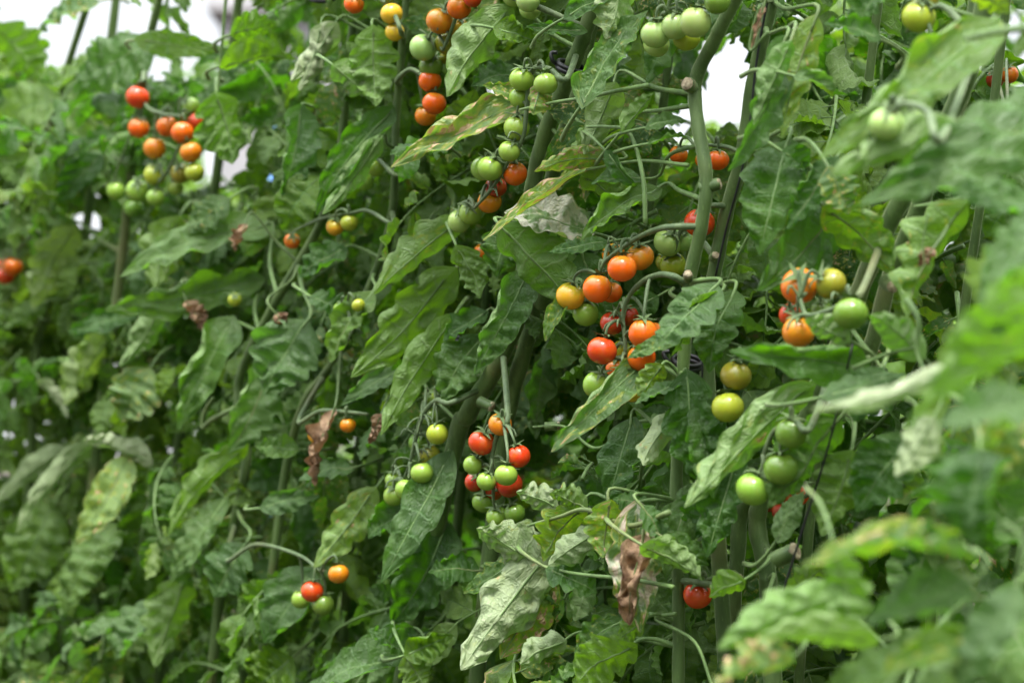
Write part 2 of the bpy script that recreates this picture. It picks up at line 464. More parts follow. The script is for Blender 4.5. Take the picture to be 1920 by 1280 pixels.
# ------------------------------------------------------------------ compound tomato leaf (stalk with 5-9 leaflets), built around the origin, +Y out, +Z up
def compound_mesh(name, seed, length=0.24, pale=False, hi=False):
    rng = np.random.default_rng(seed); random.seed(seed)
    mb = MB()
    droop = rng.uniform(0.6, 1.5)
    K = 9
    pts = [Vector((0, 0, 0))]; a = rng.uniform(0.1, 0.5)
    for k in range(K):
        a -= droop / K
        pts.append(pts[-1] + Vector((math.sin(k * .8 + seed) * 0.06, math.cos(a), math.sin(a))) * (length / K))
    tube(mb, pts, [0.0028, 0.0022, 0.0015, 0.001], 5, 14, 1)
    def leafat(u, ang, L, W):
        i = min(int(u * K), K - 1); f = u * K - i
        p = pts[i].lerp(pts[i + 1], f); d = (pts[i + 1] - pts[i]).normalized()
        side = Vector((1, 0, 0)); up = side.cross(d).normalized()
        y = (d * math.cos(ang) + side * math.sin(ang)).normalized()
        roll = rng.uniform(-0.9, 0.9)
        y = (y + up * rng.uniform(-0.55, 0.12)).normalized()
        z = up - y * up.dot(y); z.normalize(); z = Quaternion(y, roll) @ z
        x = y.cross(z)
        st = 0.012 * (1 if abs(ang) > .1 else .3)
        pl = p + y * st
        tube(mb, [p, pl + y * 0.004], 0.0010, 4, 3, 1, cap=False)
        M = Matrix((x, y, z)).transposed().to_4x4(); M.translation = pl
        cu = rng.choice([0.2, 0.6, 1.1, 1.8], p=[.28, .32, .25, .15]) * rng.choice([-1, 1], p=[.35, .65])
        big_ = abs(ang) < .3
        V, F, UV, tip = leaflet(rng, L, W, 22 if hi else 16, 9, int(rng.integers(4, 6)), rng.uniform(.10, .28) if big_ else rng.uniform(.02, .20), (cu * rng.uniform(.3, 1.3), cu * rng.uniform(.3, 1.3)),
                                (rng.uniform(-.6, 1.2), rng.uniform(-.6, 1.2)), rng.uniform(0.1, 1.5), rng.uniform(-.9, .9), rng.uniform(.03, .09), rng.uniform(.02, .055), .14, 0, rng.uniform(-.25, .6), rng.uniform(.8, 1.8))
        mb.add(xform(V, M), F, UV, rng.random())
    s = length / 0.24
    leafat(1.0, rng.uniform(-.2, .2), rng.uniform(.072, .098) * s, rng.uniform(.044, .062) * s)
    for u, L in ((0.84, .066), (0.60, .072), (0.38, .066), (0.18, .048)):
        for sg in (-1, 1):
            if rng.random() < .93:
                l = L * rng.uniform(.8, 1.15) * s
                leafat(u + rng.uniform(-.05, .05), sg * rng.uniform(0.8, 1.3), l, l * rng.uniform(.56, .78))
    for u in (0.72, 0.50, 0.28):
        sg = rng.choice([-1, 1]); l = rng.uniform(.025, .04) * s
        leafat(u, sg * 1.2, l, l * .75)
    me = mb.mesh(name, [M_LEAF, M_PET])
    co = np.concatenate(mb.v)
    return me, co[::37]

# ------------------------------------------------------------------ tomato meshes
def tomato_mesh(seed):
    rng = np.random.default_rng(seed)
    nu, nv = 20, 28
    th = np.linspace(0, PI, nu)[:, None]; ph = np.linspace(0, 2 * PI, nv + 1)[None, :]
    r = 1 + 0.012 * np.cos(3 * ph + rng.random() * 6) * np.sin(th) + 0.012 * np.cos(2 * ph + rng.random() * 6) * np.sin(th)
    z = np.cos(th) * (0.94 + rng.uniform(-.03, .05)) * r
    z = z - 0.13 * np.exp(-(th / 0.33) ** 2) + 0.02 * np.exp(-((PI - th) / 0.2) ** 2)
    x = np.sin(th) * np.cos(ph) * r; y = np.sin(th) * np.sin(ph) * r
    V = np.stack([x, y, np.broadcast_to(z, x.shape)], -1).reshape(-1, 3)
    F = grid_faces(nu, nv + 1)[:, ::1]
    mb = MB(); mb.add(V, F[:, [0, 3, 2, 1]][:, ::-1][:, [0, 3, 2, 1]])
    me = mb.mesh('tomato', [M_TOM])
    bm = __import__('bmesh').new(); bm.from_mesh(me)
    __import__('bmesh').ops.remove_doubles(bm, verts=bm.verts, dist=1e-4)
    __import__('bmesh').ops.recalc_face_normals(bm, faces=bm.faces)
    bm.to_mesh(me); bm.free()
    return me
TOMS = [tomato_mesh(i) for i in range(4)]

def calyx_mesh(seed):
    """five pointed sepals round the origin, +Z along the stalk, for a fruit of radius 1 whose top is at z=0"""
    rng = np.random.default_rng(seed); mb = MB()
    for k in range(5):
        a = 2 * PI * k / 5 + rng.uniform(-.2, .2)
        n = 7; L = rng.uniform(.75, 1.05); lift = rng.uniform(-0.1, 0.9); cl = rng.uniform(-1.2, 1.4)
        V = []
        ang = 0.25 + lift * .5; px = 0.05; pz = 0.03
        tw = rng.uniform(-.5, .5)
        for i in range(n):
            u = i / (n - 1)
            wd = 0.15 * (1 - u) ** 0.7 * (1 if u > 0 else .8) + 0.006
            for sgn in (-1, 0, 1):
                lx, lz = px, pz + (0.05 * abs(sgn) * (1 - u))
                ly = sgn * wd + tw * u * u * .3
                V.append((lx * math.cos(a) - ly * math.sin(a), lx * math.sin(a) + ly * math.cos(a), lz))
            ang += (-0.55 + cl * u) / n * 1.6
            px += math.cos(ang) * L / n; pz += math.sin(ang) * L / n
        F = grid_faces(n, 3)
        mb.add(V, F)
        V2 = np.array(V); V2[:, 2] -= 0.02
        mb.add(V2, F[:, ::-1])
    tube(mb, [(0, 0, -0.1), (0, 0, 0.16)], [0.13, 0.09], 7, 4)
    return mb.mesh('calyx', [M_CAL])
CALS = [calyx_mesh(i + 10) for i in range(5)]

# ------------------------------------------------------------------ the plants of the front row
# stem polylines in photograph columns/rows with width in photograph pixels and depth offset from the row plane
PLANTS = {}
STEMS = []          # (plant key, list of world points)
def plant(key, label, group='tomato plants trained in the front row'):
    o = empty('tomato_plant')
    tag(o, label, 'tomato plant', group)
    PLANTS[key] = o
    return o
def stem(key, pts, wpx, off=0.0, up=0.45, grow=0.45):
    P = [at(x, y, D(x) + off) for x, y in pts]
    if pts[-1][1] > pts[0][1]:
        low, prev, high, nxt = P[-1], P[-2], P[0], P[1]
    sl_ = (low - prev).normalized()
    ax = low.x + sl_.x * 0.5; ay = low.y + sl_.y * 0.5
    if low.z > 0.8:
        P = P + [low.lerp(Vector((ax, ay, 0.62)), 0.5), Vector((ax, ay, 0.35)), Vector((ax, ay, -0.02))]
    if up > 0:
        d = (high - nxt).normalized()
        P = [high + d * up * .9 + Vector((0, 0, up * .1)), high + d * up * .5] + P
    dm = sum(D(x) for x, y in pts) / len(pts) + off
    r = wpx / FPX * dm / 2
    mb = MB(); random.seed(int(wpx * 7 + pts[0][0]))
    tube(mb, P, lambda u: r * (0.82 + grow * u), 12, len(P) * 7, 0, lump=0.045)
    o = link('stem', mb.mesh('stem', [M_STEM]), PLANTS[key])
    if PLANTS[key].location.length == 0:
        base = Vector((P[-1].x, P[-1].y, 0))
        PLANTS[key].location = base
        o.matrix_parent_inverse = Matrix.Translation(-base)
    STEMS.append((key, smooth_path(P, 60)))
    return o

plant('mid', 'tomato plant on a pair of thick leaning stems above the low red and green cluster')
stem('mid', [(1118, 0), (1092, 75), (1058, 160), (1020, 260), (1000, 350), (988, 470), (968, 600), (920, 705), (878, 775), (845, 870)], 32, 0.03)
stem('mid', [(1100, 90), (1078, 190), (1048, 280), (1022, 400), (1003, 560), (985, 650), (955, 760), (935, 900)], 29, 0.07)
plant('centre', 'tomato plant carrying the big orange cluster, its pale green stem with a knobbly scar')
stem('centre', [(1378, 0), (1340, 75), (1305, 150), (1308, 230), (1324, 330), (1316, 420), (1294, 520), (1284, 640), (1276, 780), (1268, 920), (1272, 1100), (1272, 1290)], 33, -0.01, grow=-.12)
plant('twine', 'tomato plant whose straight stem runs beside a black twine right of the orange cluster')
stem('twine', [(1452, -10), (1412, 150), (1392, 290), (1362, 400), (1342, 500), (1326, 620), (1330, 800), (1345, 1000)], 27, 0.05)
plant('right', 'tomato plant with two thick stems above the orange fruit folded behind a pale leaf')
stem('right', [(1850, -10), (1822, 120), (1760, 260), (1690, 375), (1648, 460), (1612, 545), (1560, 680), (1490, 830), (1432, 930), (1420, 990), (1438, 1070), (1444, 1180)], 40, 0.06, grow=.12)
stem('right', [(1828, 30), (1808, 160), (1750, 320), (1710, 420), (1668, 520), (1620, 680), (1500, 850), (1400, 940), (1382, 1050), (1372, 1200)], 36, 0.10, grow=.1)
plant('leftmid', 'blurred tomato plant with a dark stem leaning behind the two small orange fruits')
stem('leftmid', [(758, 40), (748, 150), (742, 240), (735, 400), (700, 520), (645, 645), (610, 700), (570, 755), (540, 860), (520, 1000)], 15, 0.07)
plant('hose', 'tomato plant with a dark vertical stem left of the dangling green cluster')
stem('hose', [(650, 160), (638, 280), (600, 420), (520, 560), (455, 690), (448, 760), (462, 860), (440, 980), (412, 1120), (400, 1240)], 17, 0.06)
plant('left', 'blurred tomato plant bearing the tall red to green cluster at upper left')
stem('left', [(300, -10), (275, 100), (262, 200), (245, 330), (232, 450), (215, 600), (190, 760), (170, 950), (150, 1150)], 17, 0.06)
plant('farleft', 'strongly blurred tomato plant with a thin bent stem at the left edge')
stem('farleft', [(170, -10), (120, 150), (75, 330), (70, 500), (85, 560), (70, 640), (60, 800), (50, 1000)], 15, 0.10)
plant('near', 'nearest tomato plant, its leaves a soft blur at the right edge')
stem('near', [(2230, -100), (2170, 200), (2100, 500), (2050, 800), (2010, 1100), (1990, 1400)], 46, 0.10)

for hx in (1180, 900, 700, 520, 360, 130, 1560, 1800):
    plant('hid%d' % hx, 'tomato plant mostly hidden behind the front leaves, only parts of its foliage showing', 'half hidden tomato plants in the front row')
    stem('hid%d' % hx, [(hx + 90, -20), (hx + 50, 300), (hx, 640), (hx - 40, 960), (hx - 60, 1250)], 18, 0.26)
def nearest_stem(p, maxd=None):
    best = (9e9, None, None)
    for key, pts in STEMS:
        for q in pts:
            d = (q - p).length
            if d < best[0]: best = (d, key, q)
    return best

# ------------------------------------------------------------------ hero fruit clusters
COLS = {'R': (0.60, 0.045, 0.008, 1), 'r': (0.38, 0.030, 0.008, 1), 'O': (0.75, 0.115, 0.006, .65), 'o': (0.62, 0.19, 0.008, .7), 'y': (0.72, 0.33, 0.02, .35),
        'Y': (0.70, 0.45, 0.03, .8), 'G': (0.23, 0.37, 0.05, 1), 'P': (0.31, 0.46, 0.13, 1), 'D': (0.13, 0.24, 0.03, 1), 'L': (0.33, 0.38, 0.03, .8),
        'v': (0.24, 0.22, 0.02, .8)}
CNAME = {'R': 'ripe red tomato', 'r': 'dark red tomato', 'O': 'orange red tomato', 'o': 'orange tomato', 'y': 'yellow orange tomato with a green shoulder',
         'Y': 'yellow tomato', 'G': 'green tomato', 'P': 'pale green tomato', 'D': 'dark green tomato', 'L': 'yellowish green tomato', 'v': 'olive tomato'}
# plant, rachis polyline (first point joins the stem), depth offset, tomatoes (x, y, diameter px, colour, depth offset)
TR = [
 ('centre', [(1298, 440), (1265, 425), (1232, 430), (1195, 446), (1160, 470), (1135, 490), (1122, 515)], -0.035,
  [(1200, 482, 53, 'o', .02), (1166, 503, 55, 'O', -.015), (1150, 478, 44, 'o', .045), (1120, 541, 56, 'O', -.005), (1146, 548, 42, 'O', .035), (1069, 555, 55, 'y', -.005), (1098, 587, 50, 'G', .02)]),
 ('centre', [(1290, 535), (1262, 518), (1235, 515), (1205, 528), (1180, 555), (1168, 590), (1172, 640), (1172, 690)], -0.03,
  [(1148, 606, 46, 'r', .01), (1178, 592, 40, 'r', .04), (1206, 625, 57, 'O', -.02), (1223, 628, 50, 'O', .02), (1129, 657, 57, 'R', -.03), (1157, 688, 44, 'O', .025), (1203, 670, 54, 'O', 0.0), (1118, 721, 52, 'G', -.02), (1172, 716, 54, 'y', -.01), (1186, 735, 40, 'Y', .03), (1165, 655, 36, 'L', .04)]),
 ('twine', [(1355, 400), (1340, 385), (1318, 392)], 0.03, [(1312, 418, 58, 'R', .0)]),
 ('twine', [(1345, 470), (1310, 445), (1280, 430), (1265, 470)], 0.08, [(1252, 455, 54, 'P', .0), (1282, 448, 48, 'P', .02), (1262, 497, 50, 'L', .02), (1246, 492, 34, 'v', .04)]),
 ('right', [(1612, 552), (1578, 572), (1545, 585), (1512, 590), (1500, 560)], -0.09,
  [(1499, 536, 70, 'O', .02), (1558, 532, 60, 'v', .03), (1497, 622, 62, 'o', .01), (1482, 590, 44, 'R', .06), (1595, 588, 66, 'D', -.02), (1540, 580, 40, 'D', .06)]),
 ('right', [(1500, 690), (1450, 672), (1400, 660), (1370, 680), (1360, 740)], -0.03, [(1380, 704, 60, 'v', .0), (1365, 763, 62, 'L', -.01)]),
 ('right', [(1520, 800), (1490, 790), (1450, 810), (1430, 860)], -0.10, [(1412, 917, 66, 'G', -.01), (1464, 878, 66, 'D', .0), (1484, 812, 60, 'D', .0)]),
 ('right', [(1540, 920), (1515, 920), (1495, 935)], 0.07, [(1490, 925, 54, 'R', .02), (1470, 960, 46, 'r', .03), (1442, 940, 40, 'r', .03)]),
 ('centre', [(1378, 1100), (1350, 1085), (1325, 1085)], 0.0, [(1308, 1115, 55, 'R', .0)]),
 ('mid', [(952, 780), (940, 800), (928, 830), (922, 870), (925, 920)], -0.04,
  [(938, 795, 45, 'o', .0), (903, 829, 50, 'R', -.01), (973, 855, 44, 'R', -.01), (886, 871, 36, 'G', -.01), (912, 902, 38, 'G', -.01), (949, 890, 44, 'G', -.03), (955, 908, 50, 'r', .02), (890, 903, 38, 'r', .02), (907, 940, 44, 'D', .03), (932, 968, 42, 'G', .02), (965, 962, 40, 'D', .03), (925, 918, 40, 'r', .04)]),
 ('mid', [(866, 768), (845, 755), (818, 750), (792, 780), (780, 820), (768, 870), (755, 905)], -0.03,
  [(826, 740, 34, 'G', .02), (805, 780, 38, 'D', .04), (820, 813, 42, 'L', .0), (806, 853, 40, 'v', .03), (791, 886, 44, 'G', -.01), (762, 918, 44, 'G', -.015), (739, 929, 40, 'G', .01), (786, 830, 40, 'D', .05), (738, 900, 34, 'G', .03), (808, 745, 28, 'D', .04)]),
 ('mid', [(1085, 60), (1000, 10), (900, -20), (868, 5), (845, 60), (830, 95)], -0.02,
  [(824, 40, 52, 'o', -.01), (793, 90, 52, 'P', -.01), (861, 14, 46, 'O', .0), (860, 55, 42, 'Y', .03), (838, 82, 46, 'v', .02), (808, 124, 46, 'D', .02), (845, 105, 40, 'v', .05), (886, -2, 34, 'R', .0)]),
 ('leftmid', [(745, 150), (770, 130), (800, 150), (815, 180)], 0.0, [(806, 152, 44, 'O', .0), (814, 194, 46, 'O', .0), (798, 217, 40, 'o', .03)]),
 ('mid', [(1060, 150), (1030, 130), (1000, 130), (990, 180), (980, 260), (955, 300), (925, 350), (890, 390)], -0.04,
  [(978, 149, 47, 'G', -.01), (1023, 158, 46, 'G', -.015), (974, 184, 40, 'G', .0), (969, 240, 50, 'G', .0), (955, 284, 42, 'G', -.01), (919, 316, 50, 'G', -.015), (905, 316, 46, 'G', .0), (966, 326, 46, 'O', .02), (930, 350, 42, 'r', .03), (918, 378, 46, 'o', .03), (882, 400, 44, 'G', .02), (861, 415, 44, 'P', .02)]),
 ('mid', [(1100, -40), (1040, -60), (1000, -40)], -0.03, [(990, 2, 46, 'P', -.01), (994, 18, 42, 'P', .02), (962, -6, 40, 'P', .02)]),
 ('centre', [(1372, 10), (1340, -20), (1290, -30), (1260, -5), (1250, 25)], -0.05,
  [(1229, 65, 56, 'P', -.01), (1231, 84, 50, 'P', .02), (1266, 50, 52, 'P', .0), (1304, 42, 60, 'P', -.01), (1287, 72, 52, 'L', .03), (1345, 4, 50, 'D', .0)]),
 ('right', [(1815, 60), (1780, 20), (1750, 15), (1700, 60)], -0.04, [(1722, 32, 64, 'L', .0), (1748, 108, 54, 'D', .0), (1735, 0, 50, 'v', .02)]),
 ('right', [(1765, 260), (1740, 210), (1700, 195), (1680, 205)], -0.24, [(1662, 233, 66, 'P', .0), (1716, 222, 34, 'G', .04)]),
 ('near', [(2140, 320), (2020, 250), (1930, 220), (1890, 230)], 0.30, [(1891, 256, 46, 'G', .0), (1862, 290, 44, 'D', .0), (1893, 140, 34, 'O', .12), (1866, 150, 34, 'r', .12)]),
 ('left', [(268, 150), (262, 160), (275, 200), (310, 215), (345, 225), (330, 290), (300, 340)], -0.03,
  [(258, 183, 45, 'R', -.01), (260, 240, 40, 'O', .0), (290, 278, 42, 'o', .0), (313, 237, 40, 'O', .01), (342, 249, 44, 'O', -.01), (358, 285, 42, 'o', .0), (367, 230, 36, 'r', .03), (358, 200, 34, 'G', .03), (290, 328, 42, 'L', .0), (365, 323, 38, 'L', .01), (338, 325, 38, 'v', .03), (218, 358, 36, 'G', .0), (258, 357, 44, 'G', -.01), (292, 370, 36, 'G', .0), (250, 390, 36, 'D', .03), (330, 352, 30, 'G', .04)]),
 ('farleft', [(75, 440), (50, 450), (28, 475)], -0.05, [(24, 500, 36, 'O', .0), (10, 517, 34, 'R', .02), (5, 497, 34, 'R', .03)]),
 ('hose', [(425, 1050), (480, 1020), (560, 1040), (600, 1070)], -0.06, [(635, 1075, 39, 'o', .0), (585, 1108, 43, 'R', -.01), (564, 1123, 36, 'G', .01), (606, 1133, 42, 'D', .01)]),
 ('leftmid', [(560, 790), (600, 770), (650, 772), (690, 776)], -0.03, [(596, 815, 38, 'y', .0), (652, 797, 30, 'o', .0)]),
 ('leftmid', [(752, 60), (735, 20), (700, -10), (680, 0)], -0.02, [(664, 8, 38, 'O', .0), (734, 26, 42, 'Y', .0), (740, 60, 36, 'Y', .01)]),
 ('leftmid', [(740, 330), (710, 300), (690, 310)], 0.02, [(704, 315, 36, 'G', .0), (684, 341, 36, 'G', .0)]),
 ('leftmid', [(735, 420), (690, 395), (655, 400)], 0.02, [(655, 418, 34, 'L', .0), (628, 426, 34, 'y', .0), (548, 452, 30, 'O', .03)]),
 ('twine', [(1392, 290), (1360, 275), (1300, 270)], 0.10, [(1272, 290, 36, 'O', .05), (1346, 300, 42, 'O', .0), (1318, 300, 30, 'o', .05)]),
 ('leftmid', [(640, 655), (655, 600), (650, 575)], -0.02, [(640, 580, 30, 'G', .0), (672, 572, 26, 'L', .0), (440, 562, 26, 'L', .0)]),
 ('mid', [(960, 480), (930, 460), (910, 460)], 0.12, [(905, 472, 34, 'O', .0), (920, 465, 24, 'R', .03)]),
]
FRUIT = []     # (px, py, radius px, depth)
for ti, (key, rp, off, toms) in enumerate(TR):
    pl = PLANTS[key]
    random.seed(100 + ti); rng = np.random.default_rng(100 + ti)
    P = [at(x, y, D(x) + off) for x, y in rp]
    q = min((q for k, s_ in STEMS if k == key for q in s_), key=lambda q: (q - P[0]).length)
    P = [q] + (P[1:] if (q - P[0]).length < 0.05 else P)
    mb = MB()
    tube(mb, P, lambda u: 0.0030 - 0.0015 * u, 8, len(P) * 5, 0, lump=0.05)
    path = smooth_path(P, len(P) * 6)
    places = []
    for (x, y, dpx, c, do) in toms:
        dd = D(x) + off + do
        C = at(x, y, dd); r = dpx / FPX * dd / 2
        cands = path[len(path) // 3:]
        q = min(cands, key=lambda q: abs((q - (C + Vector((0, 0, r * 1.8)))).length - 0.0))
        dirn = (q - C).normalized() * 0.6 + Vector((0, 0, 0.8)) + Vector([random.uniform(-.25, .25) for _ in range(3)]) - CF * random.uniform(0.1, 0.55)
        dirn.normalize()
        top = C + dirn * r * 0.88
        k1 = top + dirn * 0.009
        if (q - top).length < 0.14:
            mid_ = (k1 + q) / 2 + Vector((0, 0, 0.004))
            tube(mb, [top - dirn * 0.002, k1, mid_, q], [0.0010, 0.0012, 0.0017, 0.0013], 6, 12)
        places.append((C, r, dirn, top, c))
        FRUIT.append((x, y, dpx / 2, dd))
    if len(toms) > 5:       # bare stalks left where fruit has dropped
        for _ in range(3 if ti != 10 else 14):
            q = random.choice(path[len(path) // 3:])
            d = Vector([random.uniform(-1, 1), random.uniform(-.6, .1), random.uniform(-.3, .8)]).normalized()
            e = q + d * 0.014
            tube(mb, [q, q + d * 0.007 + Vector((0, 0, .002)), e, e + Vector((d.x * .4, d.y, -0.8)) * 0.008], [0.0011, 0.0009, 0.0011, 0.0006], 5, 8)
    tr = link('fruit_truss', mb.mesh('fruit_truss', [M_TRUSS]), pl)
    for j, (C, r, dirn, top, c) in enumerate(places):
        Q = dirn.to_track_quat('Z', 'Y').to_matrix().to_4x4() @ Matrix.Rotation(random.uniform(0, 6.28), 4, 'Z')
        o = bpy.data.objects.new('tomato', TOMS[j % 4]); COL.objects.link(o); o.parent = tr
        o.matrix_parent_inverse = Matrix.Translation(-pl.location) if False else Matrix.Identity(4)
        o.matrix_basis = Matrix.Translation(C) @ Q @ Matrix.Scale(r, 4)
        col = [v * random.uniform(.93, 1.07) for v in COLS[c][:3]]
        o.color = (col[0], col[1], col[2], COLS[c][3])
        o['label'] = CNAME[c]
        k = bpy.data.objects.new('calyx', CALS[(j + ti) % 5]); COL.objects.link(k); k.parent = tr
        k.matrix_basis = Matrix.Translation(C + dirn * r * 0.90) @ Q @ Matrix.Scale(r * 1.25, 4)

